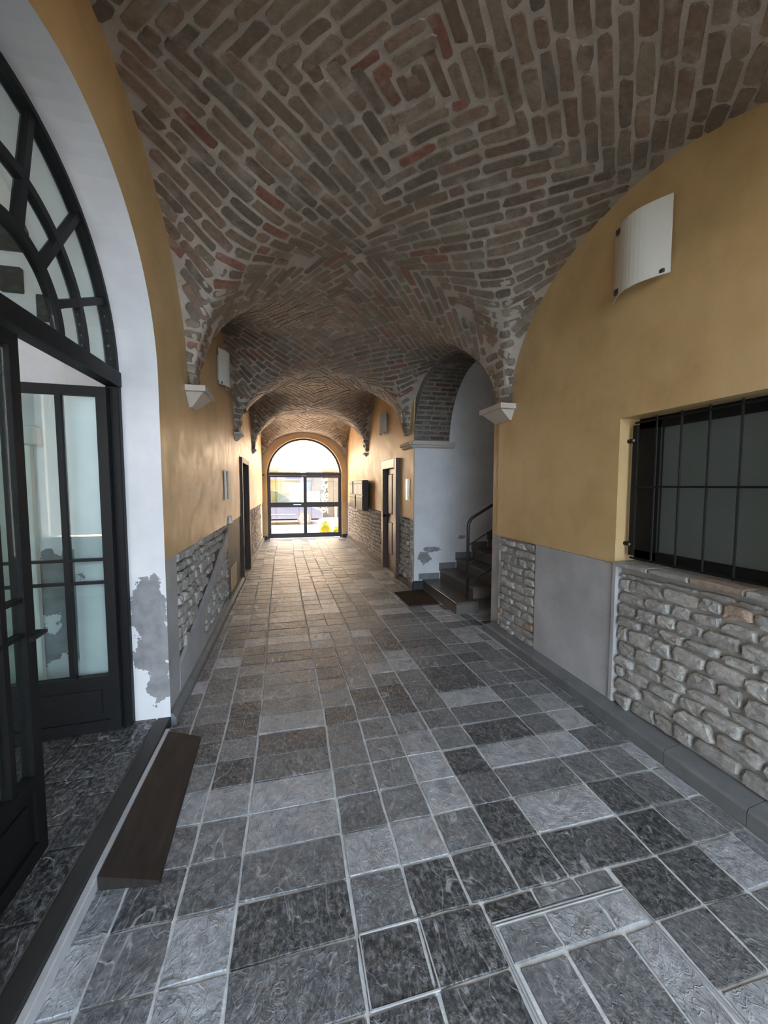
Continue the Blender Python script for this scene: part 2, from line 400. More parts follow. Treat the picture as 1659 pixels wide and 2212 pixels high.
bend = (vnorm(A[:, 0]+dd_[:, 0], A[:, 1]+dd_[:, 1])*vnorm(A[:, 0]-dd_[:, 0], A[:, 1]-dd_[:, 1])).sum(1)
A[:, 4] = np.where(bend < .72, np.minimum(A[:, 4], .13), A[:, 4])
rings, rel, N0 = mk_bricks(A)
# level courses around the steep feet of the vault
FA, FT = [], []
for kb, yb1_ in enumerate([b_[1] for b_ in BAYS[:-1]]):
    for sd_ in (-1, 1):
        yb1 = yb1_ + (SKW[kb+1] if sd_ > 0 else 0)
        xw = XL if sd_ < 0 else float(XR(yb1))
        zz = ZS + .05
        while zz < 3.25:
            W = rng.uniform(.058, .072); phs = np.linspace(-1.5, 1.5, 120); pts = []
            for ph in phs:
                rr = np.linspace(.0, 1.3, 400); X = xw - sd_*rr*math.cos(ph); Y = yb1 + rr*math.sin(ph); Z = vz(X, Y)
                i_ = int(np.argmax(Z > zz)); pts.append((X[i_], Y[i_]) if Z[i_] > zz else (np.nan, np.nan))
            pts = np.array(pts); L = np.concatenate([[0], np.cumsum(np.nan_to_num(np.linalg.norm(np.diff(pts, axis=0), axis=1)))])
            p = rng.uniform(-.08, .02)
            while p < L[-1]-.03:
                ln = rng.uniform(.12, .24); e_ = min(p+ln, L[-1]); c_m = (max(p, 0)+e_)/2; ln2 = e_-max(p, 0)
                x_, y_ = np.interp(c_m, L, pts[:, 0]), np.interp(c_m, L, pts[:, 1])
                xa_, ya_ = np.interp(max(c_m-.03, 0), L, pts[:, 0]), np.interp(max(c_m-.03, 0), L, pts[:, 1])
                xb_, yb_ = np.interp(c_m+.03, L, pts[:, 0]), np.interp(c_m+.03, L, pts[:, 1])
                if ln2 > .05 and not np.isnan(x_+xa_+xb_):
                    FA.append((x_, y_, xb_-xa_, yb_-ya_, ln2-.012, W)); FT.append((xb_-xa_, yb_-ya_, 0))
                p += ln + .02
            zz += W + .022
FA = np.array(FA); FT = np.array(FT); kf = np.abs(vnorm(FA[:, 0], FA[:, 1])[:, 2]) <= .45
kf &= (FA[:, 0] > XL+.004) & (FA[:, 0] < XR(FA[:, 1])-.004) & (np.linalg.norm(FT, axis=1) > 1e-4)
FA, FT = FA[kf], FT[kf]
fr_, frel, fN = mk_bricks(FA, FT)
A = np.concatenate([A, FA]); rings = [np.concatenate([a_, b_]) for a_, b_ in zip(rings, fr_)]; N0 = np.concatenate([N0, fN])
CEN = np.stack([A[:, 0], A[:, 1], vz(A[:, 0], A[:, 1])], -1) + N0*np.concatenate([rel, frel])
def brick_col():
    r = rng.random()
    if r < .05: c = np.array((.235, .115, .085))*rng.uniform(.8, 1.2)
    elif r < .34: c = np.array((.20, .145, .108))*rng.uniform(.8, 1.25)
    else: c = np.array((.182, .153, .118))*rng.uniform(.75, 1.35)
    return tuple(c)
def brick_mesh(i, m):
    V = np.concatenate([rings[0][i], rings[1][i], rings[2][i], CEN[i:i+1]])
    F = []
    for r_ in (0, 10):
        for k in range(10): F.append((r_+k, r_+(k+1) % 10, r_+10+(k+1) % 10, r_+10+k))
    for k in range(10): F.append((20+k, 20+(k+1) % 10, 30))
    m.add(V.tolist(), F, brick_col())
# the bricks that show largest: nearest ones inside the picture
def proj(p):
    q = Vector(p) - cam.matrix_world.translation; z = q.dot(Dv)
    return (829.5 + 840*q.dot(Rv)/z, 1106 - 840*q.dot(Uv)/z, z) if z > .05 else (-1, -1, z)
sz = []
for i in range(len(A)):
    c0 = rings[2][i].mean(0); px, py, z = proj(c0)
    vis = -20 < px < 1680 and -20 < py < 2230
    vw = Vector((0, 0, 1.6)) - Vector(c0); cs = max(0.0, Vector(N0[i]).dot(vw.normalized()))
    sz.append(-A[i, 4]*A[i, 5]*cs/(z*z) if vis else 1.0)
order = np.argsort(sz); near = set(order[:300].tolist()); field = MB()
for i in range(len(A)):
    if i in near:
        m = MB(); brick_mesh(i, m); m.build('brick', M['brick'], ceiling, smooth=False, origin=tuple(rings[2][i].mean(0)))
    else: brick_mesh(i, field)
field.build('brick_field', M['brick'], ceiling, kind='stuff')

# ------------------------------------------------------------------ floor of slate tiles
mb = MB(); mb.box(XL-.25, 2.6, YN, 12.35, -.12, -.007); mb.box(2.6, 4.3, 3.6, 5.8, -.12, -.007)
floor = mb.build('floor', M['grout'], origin=(.7, 5.5, -.12)); tag(floor, 'grey slate tiled floor of the passage with pale grout', 'floor', kind='structure')
CX = [-.80, -.66, -.44, -.225, .205, .43, .65, .865, 1.09, 1.52, 1.74, 1.96, 2.055]
def shift(y): return -.024*max(0.0, min(y, 9.0)-2.7)
tiles = []
def tile_col():
    r = rng.random()
    if r < .24: g = rng.uniform(.32, .44)
    elif r < .50: g = rng.uniform(.05, .08)
    else: g = rng.uniform(.12, .2)
    return (g*.97, g*1.0, g*1.05)
y = YN + .02; row = 0
rows = []
yb = .850
edges = [yb + .2095*k for k in range(-10, 60)]
for y0, y1 in zip(edges[:-1], edges[1:]):
    if y0 < YN or y1 > 12.12: continue
    row += 1
    wide = [(i, 1) for i in range(len(CX)-1)]
    j = 0
    while j < len(CX)-1:
        n_ = 1
        if y0 > 2.7 and rng.random() < .14 and j not in (0, 3, 8, 11) and j+1 not in (3, 8, 11): n_ = 2
        xa, xb = CX[j], CX[j+n_]; j += n_
        s0, s1 = shift(y0), shift(y1)
        lim = lambda x_, yy, s_: max(XL+.005, min(float(XR(yy))-.045 if yy < 3.6 or yy > 5.6 else 2.6, x_ + (s_ if x_ > -.7 else 0)))
        if (y0+y1)/2 < 1.27 and y0 > .6 and .66 < (xa+xb)/2 < 1.35: continue
        if (y0+y1)/2 < 1.27 and xb == .65: xb = .690
        tiles.append([(lim(xa, y0, s0), y0), (lim(xb, y0, s0), y0), (lim(xb, y1, s1), y1), (lim(xa, y1, s1), y1)])
# tiles inside and around the inspection cover, and under the stairs' side
for xa, xb, ya, yb_ in [(.69, .905, 1.195, 1.267), (.905, 1.10, 1.195, 1.267), (1.10, 1.26, 1.195, 1.267), (1.275, 1.52, 1.06, 1.267),
                        (.705, .905, 1.062, 1.178), (.905, 1.13, 1.062, 1.178), (1.13, 1.262, 1.062, 1.178),
                        (.715, .90, .74, 1.058), (.90, 1.14, .74, 1.058), (1.14, 1.275, .74, 1.058), (1.295, 1.52, .85, 1.06), (1.30, 1.52, .6, .85)]:
    tiles.append([(xa, ya), (xb, ya), (xb, yb_), (xa, yb_)])
for i in range(3):
    for j in range(5):
        xa, ya = 2.16+.22*j, 3.72+.21*i
        tiles.append([(xa, ya), (xa+.22, ya), (xa+.22, ya+.21), (xa, ya+.21)])
for i in range(9):                                            # past the wall corner, along the foot of the stairs
    ya = 3.79 + .2095*i
    xa = 2.055+shift(ya)
    if ya < 5.5: tiles.append([(xa, ya), (2.15, ya), (2.15, ya+.2095), (xa, ya+.2095)])
tl = []
for q in tiles:
    if min(abs(q[1][0]-q[0][0]), abs(q[2][1]-q[1][1])) < .025: continue
    cx, cy = sum(p[0] for p in q)/4, sum(p[1] for p in q)/4; px, py, z = proj((cx, cy, 0))
    ar = abs((q[1][0]-q[0][0])*(q[2][1]-q[1][1])); vis = -150 < px < 1800 and 0 < py < 2380 and z > 0
    tl.append((-ar*1.6/z**3 if vis else 1.0, q))
tl.sort(key=lambda e_: e_[0]); tf = MB()
def tile_mesh(q, m):
    g = .0062; cx, cy = sum(p[0] for p in q)/4, sum(p[1] for p in q)/4
    h = rng.uniform(-.0012, .0016); tilt = rng.normal(0, .0008, 4); P = []
    pts = []
    for k in range(4):                                         # chamfered, slightly ragged corners
        p, nx, pv = q[k], q[(k+1) % 4], q[(k-1) % 4]
        gx = g if p[0] < cx else -g; gy = g if p[1] < cy else -g
        b0 = (p[0]+gx+rng.normal(0, .0018), p[1]+gy+rng.normal(0, .0018), h+tilt[k])
        for o_, f_ in ((pv, .014), (nx, .014)):
            pts.append((b0[0]+(o_[0]-p[0])*f_, b0[1]+(o_[1]-p[1])*f_, b0[2]))
        nxt = ((p[0]+nx[0])/2, (p[1]+nx[1])/2)
        sx = 1 if nxt[0] < cx-1e-4 else -1 if nxt[0] > cx+1e-4 else 0
        sx = sx if abs(nxt[0]-cx) > abs(nxt[1]-cy)*.2 else 0
        sy = (1 if nxt[1] < cy else -1) if sx == 0 else 0
        gg = g + rng.normal(0, .002); pts.append((nxt[0]+sx*gg, nxt[1]+sy*gg, h+(tilt[k]+tilt[(k+1) % 4])/2))
    n_ = len(pts); top = [(cx+(p[0]-cx)*.985, cy+(p[1]-cy)*.985, p[2]) for p in pts]
    mid = [(p[0], p[1], p[2]-.003) for p in pts]; bot = [(p[0], p[1], -.012) for p in pts]
    V = bot + mid + top + [(cx, cy, h)]
    F = [(r_*n_+k, r_*n_+(k+1) % n_, (r_+1)*n_+(k+1) % n_, (r_+1)*n_+k) for r_ in (0, 1) for k in range(n_)]
    F += [(2*n_+k, 2*n_+(k+1) % n_, 3*n_) for k in range(n_)]
    m.add(V, F, tile_col())
for k, (s_, q) in enumerate(tl):
    if k < 300: m = MB(); tile_mesh(q, m); m.build('tile', M['slate'], floor)
    else: tile_mesh(q, tf)
tf.build('tile_field', M['slate'], floor, kind='stuff')

# ------------------------------------------------------------------ stones of the bared wall panels
def stone_col():
    r = rng.random(); g = rng.uniform(.42, .60)
    if r < .015: return (g*.9, g*.7, g*.58)
    return (g*1.0, g*.98, g*.945)
def stone(m, fn, a, b, w_, h_, dep):
    """fn(a, b, out) -> point on a wall; an irregular, rounded stone"""
    n = 11; P = []; ph = rng.uniform(0, 6.28); c1, c2 = rng.normal(0, .05), rng.normal(0, .05)
    jit = 1 + rng.normal(0, .055, n); asym = rng.normal(0, .10, 2)
    for scl, d in ((1.06, -.012), (1.0, dep*.5), (.90, dep*.92), (.62, dep)):
        for k in range(n):
            th = 2*math.pi*k/n; cx = math.copysign(abs(math.cos(th))**.42, math.cos(th)); cy = math.copysign(abs(math.sin(th))**.42, math.sin(th))
            hh = h_/2*(1 + asym[0]*cx); ww = w_/2*(1 + asym[1]*cy)
            P.append(fn(a + cx*ww*scl*jit[k], b + cy*hh*scl*jit[(k*3) % n] + cx*c1*h_, d + (rng.normal(0, .0025) if d > 0 else 0)))
    P.append(fn(a, b, dep*1.02)); F = []
    for r_ in range(3):
        for k in range(n): F.append((r_*n+k, r_*n+(k+1) % n, (r_+1)*n+(k+1) % n, (r_+1)*n+k))
    for k in range(n): F.append((3*n+k, 3*n+(k+1) % n, 4*n))
    m.add(P, F, stone_col())
def panel(fn, a0, a1, b0, b1, rowh, wmin, wmax, gap, dep, parent, mask=None, field=False, limit=300):
    """rows of stones; single objects, or one field where they are too fine to pick apart"""
    fm = MB(); b = b0; cnt = 0
    while b < b1 - rowh*.4:
        h = min(rowh*rng.uniform(.75, 1.2), b1-b); a = a0 + rng.uniform(-.06, 0)
        while a < a1:
            w_ = rng.uniform(wmin, wmax); e = min(a+w_, a1); s0 = max(a, a0); w2 = e - s0
            ca, cb = (s0+e)/2, b+h/2 + .012*math.sin(ca_*5.0) if (ca_ := (s0+e)/2) else b
            if w2 > wmin*.45 and (mask is None or mask(ca, cb)):
                m = fm if field else MB()
                stone(m, fn, ca, cb, w2-gap*rng.uniform(.5, 1.3), h-gap*rng.uniform(.5, 1.3), dep*rng.uniform(.6, 1.25))
                if not field: m.build('stone', M['stone'], parent); cnt += 1
            a += w_
        b += h
    if field and fm.v: fm.build('stone_field', M['stone'], parent, kind='stuff')
    return cnt

# ------------------------------------------------------------------ left wall
DY0, DY1, DC, DR, DZ = .90, 2.76, 1.83, .95, 2.25             # arched doorway
def arch_z(y): return DZ + math.sqrt(max(0, DR**2 - ((y-DC)*DR/(DY1-DC))**2))
def cols(m, ycuts, zlo, zhi, xf, thick):
    """solid wall strips between y cuts, from zlo(y0,y1) up to zhi, face at xf(y), extending by thick"""
    for y0, y1 in zip(ycuts[:-1], ycuts[1:]):
        a0, a1 = zlo(y0, y1), zlo(y1, y0)
        if a0 is None: continue
        x0, x1 = xf(y0), xf(y1)
        V = [(x0, y0, a0), (x1, y1, a1), (x1, y1, zhi), (x0, y0, zhi), (x0+thick, y0, a0), (x1+thick, y1, a1), (x1+thick, y1, zhi), (x0+thick, y0, zhi)]
        F = [(0, 1, 2, 3), (7, 6, 5, 4), (0, 4, 5, 1), (3, 2, 6, 7), (0, 3, 7, 4), (1, 5, 6, 2)]
        m.add(V, F)
yc_ = [YN, DY0] + [DC + (DY1-DC)*math.sin(q) for q in np.linspace(-math.pi/2, math.pi/2, 41)][1:-1] + [DY1, 3.0, 5.5, 6.88, 7.86, YE+.3]
def zl_left(y, o):
    mid = (y+o)/2
    if DY0 < mid < DY1: return arch_z(y)
    if 6.88 < mid < 7.86: return 2.02
    return 1.11
mb = MB(); cols(mb, yc_, zl_left, 4.0, lambda y: XL, -.19)
wall_left = mb.build('wall_left', M['yellow'], origin=(XL-.1, 5.0, 0)); tag(wall_left, 'long ochre plastered left wall with grey lower band', 'wall', kind='structure')
mb = MB()
for a, b in ((YN, DY0), (DY1, 6.88), (7.86, YE+.3)): mb.box(XL-.20, XL-.035, a, b, 0, 1.14)
mb.build('wall_core', M['wmortar_shaded'], wall_left)
mb = MB(); mb.box(XL-.05, XL-.012, DY1+.002, 3.07, 0, 1.11, b=.004); mb.box(XL-.05, XL-.012, YN, DY0, 0, 1.11)
fnL = lambda a, b, d: (XL-.035+d, a, b)
mb.prism([(3.06, 0), (3.98, 0), (3.98, .20), (3.86, .24), (4.06, .42), (5.26, .75), (5.43, .80), (5.43, 1.0), (5.22, .93), (4.6, .70), (3.06, .27)], fnL, 0, .025)
mb.prism([(3.98, 0), (5.43, 0), (5.43, .10), (3.98, .16)], fnL, 0, .022)
mb.prism([(11.3, 0), (YE, 0), (YE, 1.11), (11.3, 1.11)], fnL, 0, .02)
mb.build('plaster_band', M['grey'], wall_left)
m = MB(); m.box(XL-.05, XL-.012, 5.42, 6.80, 0, 1.11, b=.004); m.build('dark_plaster', M['dark_plaster'], wall_left)
def up_l(a, b): return .27 + (a-3.06)*.34
panel(fnL, 3.08, 5.42, .26, 1.115, .082, .10, .22, .018, .032, wall_left, lambda a, b: b > up_l(a, b)+.03)
panel(fnL, 4.0, 5.42, .16, .80, .075, .09, .18, .016, .026, wall_left, lambda a, b: b < up_l(a, b)-.20)
panel(fnL, 7.95, 11.3, .06, 1.115, .08, .09, .2, .016, .03, wall_left, None, field=True)
# left base
mb = MB(); yb0 = DY1
bb = thing('baseboard_left', (XL, 6, 0), 'low grey skirting along the left wall', 'baseboard', kind='structure')
while yb0 < 6.86:
    yb1 = min(yb0+.52, 6.86); m = MB()
    m.prism([(-.05, 0), (.035, 0), (.035, .05), (.012, .085), (-.05, .085)], lambda a, b, d: (XL+a, d, b), yb0+.003, yb1-.003); m.build('base_piece', M['base_stone'], bb); yb0 = yb1
yb0 = 7.88
while yb0 < YE:
    yb1 = min(yb0+.6, YE); m = MB(); m.box(XL-.05, XL+.03, yb0+.003, yb1-.003, 0, .08, b=.006); m.build('base_piece', M['base_stone'], bb); yb0 = yb1

# arched reveal of the doorway, white plaster
th = np.linspace(0, math.pi, 41)
oc = [(DY1, .0)] + [(DC + (DY1-DC)*math.cos(q), DZ + DR*math.sin(q)) for q in th] + [(DY0, .0)]
mb = MB(); fx = lambda a, b, d: (d, a, b)
n = len(oc); oc = [(DC+(a-DC)*.992, DZ+(b-DZ)*.992 if b > DZ else b) for a, b in oc]
mb.add([fx(a, b, XL+.004) for a, b in oc] + [fx(a, b, -1.30) for a, b in oc], [(i, i+1, n+i+1, n+i) for i in range(n-1)])
oo = [(DC + (a-DC)*1.18, DZ + (b-DZ)*1.18 if b > DZ else b) for a, b in oc]
mb.add([fx(a, b, -1.30) for a, b in oc] + [fx(a, b, -1.30) for a, b in oo], [(i, i+1, n+i+1, n+i) for i in range(n-1)])
rev = mb.build('trim_1', M['white'], origin=(XL-.2, DC, 0)); tag(rev, 'white plastered arched reveal around the black iron door', 'doorway reveal', kind='structure')

# ------------------------------------------------------------------ vestibule behind the iron door
VX, VY = -3.1, 2.98
mb = MB(); mb.box(VX, -1.28, VY, VY+.2, 0, 4.2); vf = mb.build('wall_vestibule_far', M['white']); tag(vf, 'white flaking wall inside behind the iron door', 'wall', kind='structure')
mb = MB(); mb.box(VX-.2, VX, -1.0, VY+.2, 0, 4.2); vb = mb.build('wall_vestibule_back', M['white']); tag(vb, 'white back wall deep inside behind the iron door', 'wall', kind='structure')
mb = MB(); mb.box(VX-.2, -1.0, -1.0, VY+.2, 4.0, 4.2); vc = mb.build('ceiling_vestibule', M['white']); tag(vc, 'white ceiling of the room behind the iron door', 'ceiling', kind='structure')
mb = MB(); mb.box(VX, -1.28, -1.2, -1.0, 0, .9); mb.box(VX, -1.28, -1.2, -1.0, 3.0, 4.2); mb.box(VX, -2.9, -1.2, -1.0, .9, 3.0); mb.box(-1.6, -1.28, -1.2, -1.0, .9, 3.0)
vn = mb.build('wall_vestibule_near', M['white']); tag(vn, 'white wall with a tall window of the room behind the iron door', 'wall', kind='structure')
# dark squares of the toothed masonry on the inside wall
tb = thing('trim_2', (-1.6, VY, 2.6), 'stepped row of dark square blocks on the white inside wall', 'masonry', kind='structure')
for xa, xb, za, zb in ((-1.78, -1.56, 3.05, 3.24), (-1.95, -1.74, 3.24, 3.42), (-1.72, -1.60, 2.80, 2.95), (-1.53, -1.42, 2.64, 2.80)):
    m = MB(); m.box(xa, xb, VY-.03, VY+.01, za, zb, b=.006); m.build('block', M['dark_stone'], tb)
# inner white door far back
dd = thing('door_5', (-2.3, VY-.02, .07), 'white panelled door glimpsed through the iron door glass', 'door', kind='structure')
m = MB(); m.box(-2.05, -1.60, VY-.05, VY, .07, 1.86, b=.006); m.build('leaf', M['paper'], dd)
m = MB(); m.box(-1.98, -1.82, VY-.06, VY-.045, 1.0, 1.7, b=.005); m.build('panel', M['paper'], dd)
m = MB(); m.box(-1.78, -1.66, VY-.06, VY-.045, 1.0, 1.7, b=.005); m.build('panel', M['paper'], dd)
m = MB(); m.box(-2.1, -1.55, VY-.08, VY, 1.86, 1.98, b=.01); m.build('head_mould', M['paper'], dd)
# raised threshold and inside floor
TH = .07
vfl = thing('floor_vestibule', (-1.9, 1.5, 0), 'raised dark slate floor inside the iron door', 'floor', kind='structure')
m = MB(); m.box(VX, XL-.005, DY0-.0, DY1+.0, 0, TH-.008); m.box(VX, -1.28, -1.0, VY, 0, TH-.009); m.build('slab', M['riser'], vfl)
m = MB(); m.box(XL-.075, XL+.004, DY0, DY1, 0, TH, b=.004); m.build('threshold_edge', M['dark_stone'], vfl)
m = MB(); m.box(XL+.004, XL+.032, DY0-.4, DY1-.12, 0, TH-.012, b=.004); m.build('threshold_riser', M['grey'], vfl)
xs_ = [XL-.08, -1.02, -1.28, -1.58, -1.88, -2.18, -2.48, -2.78, -3.08]
for i in range(len(xs_)-1):
    yy = -.9 + rng.uniform(0, .2) + (.9 + .9 if i < 2 else 0)
    while yy < (DY1 if i < 2 else VY) - .02:
        y2 = min(yy+.30, (DY1 if i < 2 else VY))
        m = MB(); g = rng.uniform(.02, .045); m.box(xs_[i+1]+.004, xs_[i]-.004, yy+.004, y2-.004, TH-.02, TH, c=(g, g, g*1.04), b=.003); m.build('tile', M['slate'], vfl); yy = y2

# ------------------------------------------------------------------ black iron arched door
FX = -1.04
door = thing('door_1', (FX, DC, TH), 'black iron arched glazed door with fanlight, one leaf standing open', 'door', kind='structure')
r0 = DY1-DC
def arcp(r, q): return (DC + r*math.cos(q), DZ + .03 + r*math.sin(q))
def arc_band(ra, rb, d0, d1, q0=0, q1=math.pi, n_=36):
    m = MB(); qs = np.linspace(q0, q1, n_); m.ring([arcp(rb, q) for q in qs], [arcp(ra, q) for q in qs], fx, d0, d1); return m
arc_band(r0-.045, r0+.01, FX-.03, FX+.03).build('fanlight_frame', M['iron'], door)
arc_band(.555, .595, FX-.018, FX+.018).build('fanlight_ring', M['iron'], door)
arc_band(.315, .36, FX-.018, FX+.018).build('fanlight_ring', M['iron'], door)
for k in range(1, 7):
    q = math.pi*k/7; a, b = arcp(.335, q), arcp(r0-.02, q); m = MB()
    m.bar((FX, *a), (FX, *b), .036, .034, up=(1, 0, 0)); m.build('fanlight_bar', M['iron'], door)
for k in range(7):
    qs = np.linspace(math.pi*k/7+.02, math.pi*(k+1)/7-.02, 8)
    for ra, rb in ((.36, .555), (.595, r0-.045)):
        m = MB(); m.ring([arcp(rb, q) for q in qs], [arcp(ra, q) for q in qs], fx, FX-.003, FX+.003); m.build('pane', M['leaf_glass'], door)
m = MB(); m.prism([arcp(.315, q) for q in np.linspace(0, math.pi, 20)], fx, FX-.003, FX+.003); m.build('pane', M['leaf_glass'], door)
m = MB(); m.box(FX-.04, FX+.04, DY0, DY1, DZ-.045, DZ+.045, b=.004); m.build('transom_beam', M['iron'], door)
for ya, yb_ in ((DY0, DY0+.05), (DY1-.05, DY1)):
    m = MB(); m.box(FX-.035, FX+.035, ya, yb_, TH-.01, DZ-.045, b=.004); m.build('side_post', M['iron'], door)
def leaf(tr, name):
    """leaf in local (s along width 0..W from the hinge, d across, z); tr maps to the room"""
    W = .885; zt, zb = 2.185, TH+.012
    def bx(m, s0, s1, d0, d1, z0, z1):
        P = [tr(s, d, z) for z in (z0, z1) for s, d in ((s0, d0), (s1, d0), (s1, d1), (s0, d1))]
        m.add(P, [(3,2,1,0),(4,5,6,7),(0,1,5,4),(1,2,6,5),(2,3,7,6),(3,0,4,7)]); return m
    m = MB()
    bx(m, 0, .055, -.022, .022, zb, zt); bx(m, W-.055, W, -.022, .022, zb, zt); bx(m, .055, W-.055, -.022, .022, zt-.055, zt)
    bx(m, .055, W-.055, -.022, .022, zb, zb+.07); bx(m, .055, W-.055, -.022, .022, .385, .435)
    lf = m.build(name, M['iron'], door)
    m = bx(MB(), .055, W-.055, -.008, .008, zb+.07, .385); m.build('kick_panel', M['iron'], lf)
    m = MB(); bx(m, .10, W-.10, -.016, .016, zb+.11, .345); m.build('raised_panel', M['iron'], lf)
    sv = [.245, .50, .72]
    for s in sv: bx(MB(), s-.014, s+.014, -.018, .018, .435, zt-.055).build('muntin', M['iron'], lf)
    for z in (1.155, 1.015): bx(MB(), .055, W-.055, -.016, .016, z-.008, z+.008).build('muntin', M['iron'], lf)
    e = [.055] + sv + [W-.055]
    for a, b in zip(e[:-1], e[1:]): bx(MB(), a, b, -.003, .003, .435, zt-.055).build('pane', M['leaf_glass'], lf)
    return lf, bx
ang = math.radians(93)
def tr_open(s, d, z):       # hinged on the far post and swung inwards
    dx, dy = -math.sin(ang), -math.cos(ang)*-1*-1
    return (FX-.012 + s*dx + d*dy, DY1-.075 + s*math.cos(ang)*-1*1.0*-1 + d*math.sin(ang), z)
lf1, bx1 = leaf(tr_open, 'open_leaf')
lf2, bx2 = leaf(lambda s, d, z: (FX+d, DY0+.052+s, z), 'closed_leaf')
m = MB(); m.tube([(FX+.03, DY0+.90, 1.02), (FX+.075, DY0+.90, 1.02), (FX+.08, DY0+.80, 1.02)], .009); m.build('door_handle', M['iron'], lf2)
for z in (2.0, 1.1, .45):
    m = MB(); m.tube([(FX-.02, DY1-.062, z-.06), (FX-.02, DY1-.062, z+.06)], .012); m.build('hinge', M['iron'], door)

# wooden ramp board on the threshold
m = MB()
m.add([(-.765, 1.66, .002), (-.535, 1.63, .002), (-.575, 2.565, .002), (-.765, 2.60, .002),
       (-.765, 1.66, .062), (-.535, 1.63, .020), (-.575, 2.565, .020), (-.765, 2.60, .062)],
      [(3,2,1,0),(4,5,6,7),(0,1,5,4),(1,2,6,5),(2,3,7,6),(3,0,4,7)])
tag(m.build('ramp_board', M['ramp']), 'dark worn wooden ramp board leaning on the iron door threshold', 'board')

# ------------------------------------------------------------------ right wall near the camera, with the barred window
WY0, WY1, WZ0, WZ1, RX = .95, 2.19, 1.10, 2.05, 2.15
yr = [YN, WY0, WY1, 3.0, 3.75]
def zl_r(y, o):
    mid = (y+o)/2
    return WZ1 if WY0 < mid < WY1 else 1.075
mb = MB(); cols(mb, yr, zl_r, 4.0, lambda y: RX, .20)
wall_right = mb.build('wall_right', M['yellow'], origin=(RX+.1, 1.5, 0)); tag(wall_right, 'ochre plastered right wall with barred window and rubble stone base', 'wall', kind='structure')
m = MB(); m.box(RX+.035, RX+.22, YN, 3.74, 0, 1.076); m.build('wall_core', M['wmortar'], wall_right)
m = MB(); m.box(RX+.008, RX+.05, 2.215, 3.085, .06, 1.073, b=.004); m.build('plaster_panel', M['grey'], wall_right)
m = MB(); m.box(RX-.002, RX+.05, 2.165, 2.215, .1, 1.085, b=.012); m.build('plaster_edge', M['grey'], wall_right)
m = MB(); m.box(RX+.02, RX+.2, 3.72, 3.752, 0, 1.07, b=.008); m.build('plaster_edge', M['grey'], wall_right)
m = MB(); m.box(RX+.19, RX+.24, WY0-.1, WY1+.1, 1.0, 1.2); m.build('wall_back', M['grey'], wall_right)
fnR = lambda a, b, d: (RX+.035-d, a, b)
n1 = panel(fnR, YN+.1, 2.165, .11, 1.03, .088, .11, .24, .016, .032, wall_right)
n2 = panel(fnR, 3.09, 3.72, .10, 1.07, .082, .11, .24, .020, .036, wall_right)
# ledge of thin slabs under the window
a = YN+.2
while a < WY1-.01:
    e = min(a+rng.uniform(.22, .4), WY1-.01); m = MB()
    m.box(RX-.02-rng.uniform(0, .012), RX+.20, a+.004, e-.004, 1.062, 1.092+rng.uniform(0, .006), c=tuple(x*.8 for x in stone_col()), b=.006); m.build('sill_slab', M['stone'], wall_right); a = e
# jamb strip past the corner
m = MB(); m.box(RX+.045, RX+.25, 3.752, 3.93, 1.07, 3.2); m.build('jamb_strip', M['yellow'], wall_right)
m = MB(); m.box(RX+.045, RX+.25, 3.752, 3.93, 0, 1.07); m.build('jamb_strip', M['grey'], wall_right)
bb = thing('baseboard_right', (RX, 1.5, 0), 'dark stone skirting along the right wall below the window', 'baseboard', kind='structure')
yb0 = 3.80
while yb0 > YN:
    yb1 = yb0 - .42; m = MB(); m.prism([(.06, 0), (-.092, 0), (-.092, .075), (-.082, .092), (.06, .115)], lambda a, b, d: (RX+a, d, b), max(yb1, YN)+.002, yb0-.002)
    m.build('base_piece', M['base_stone'], bb); yb0 = yb1
# window
win = thing('window_1', (RX+.17, 1.57, WZ0), 'dark frosted window with black frame in the right wall', 'window', kind='structure')
wx0, wx1 = RX+.155, RX+.20
for nm, q in (('side_frame', (WY1-.17, WY1, WZ0-.0, WZ1)), ('side_frame', (WY0, WY0+.1, WZ0, WZ1)), ('head_frame', (WY0, WY1, WZ1-.075, WZ1)), ('bottom_frame', (WY0, WY1, WZ0-.005, WZ0+.07))):
    m = MB(); m.box(wx0, wx1, *q, b=.006); m.build(nm, M['iron'], win)
m = MB(); m.box(wx0+.02, wx0+.028, WY0+.08, WY1-.15, WZ0+.05, WZ1-.06); m.build('pane', M['window_glass'], win)
m = MB(); m.box(RX+.20, RX+.22, WY0-.1, WY1+.1, WZ0-.2, WZ1+.1); m.build('backing', M['wood'], win)
gr = thing('window_grille', (RX+.07, 1.57, WZ0), 'black iron bar grille bolted in front of the dark window', 'window grille')
gx = RX+.075
m = MB(); m.box(gx-.006, gx+.006, WY1-.075, WY1-.035, WZ0+.035, WZ1-.05, b=.002); m.build('flat_bar', M['iron'], gr)
for k in range(7):
    y = WY1-.205-k*.158; m = MB(); m.tube([(gx, y, WZ0+.012), (gx, y, WZ1-.01)], .0065, 8)
    if y > WY0: m.build('upright_bar', M['iron'], gr)
m = MB(); m.tube([(gx-.004, WY1-.05, 1.595), (gx-.004, WY0, 1.595)], .006, 8); m.build('cross_bar', M['iron'], gr)
for z in (WZ0+.02, WZ1-.035): m = MB(); m.tube([(gx, WY1-.05, z), (gx, WY0, z)], .007, 8); m.build('cross_bar', M['iron'], gr)
for z in (1.21, 1.90):
    m = MB(); m.tube([(gx, WY1-.055, z), (gx, WY1+.02, z)], .014, 10); bk = m.build('bracket', M['iron'], gr)
    m = MB(); m.tube([(gx-.006, WY1-.055, z), (gx-.016, WY1-.055, z)], .009, 10); m.build('bolt', M['chrome'], bk)

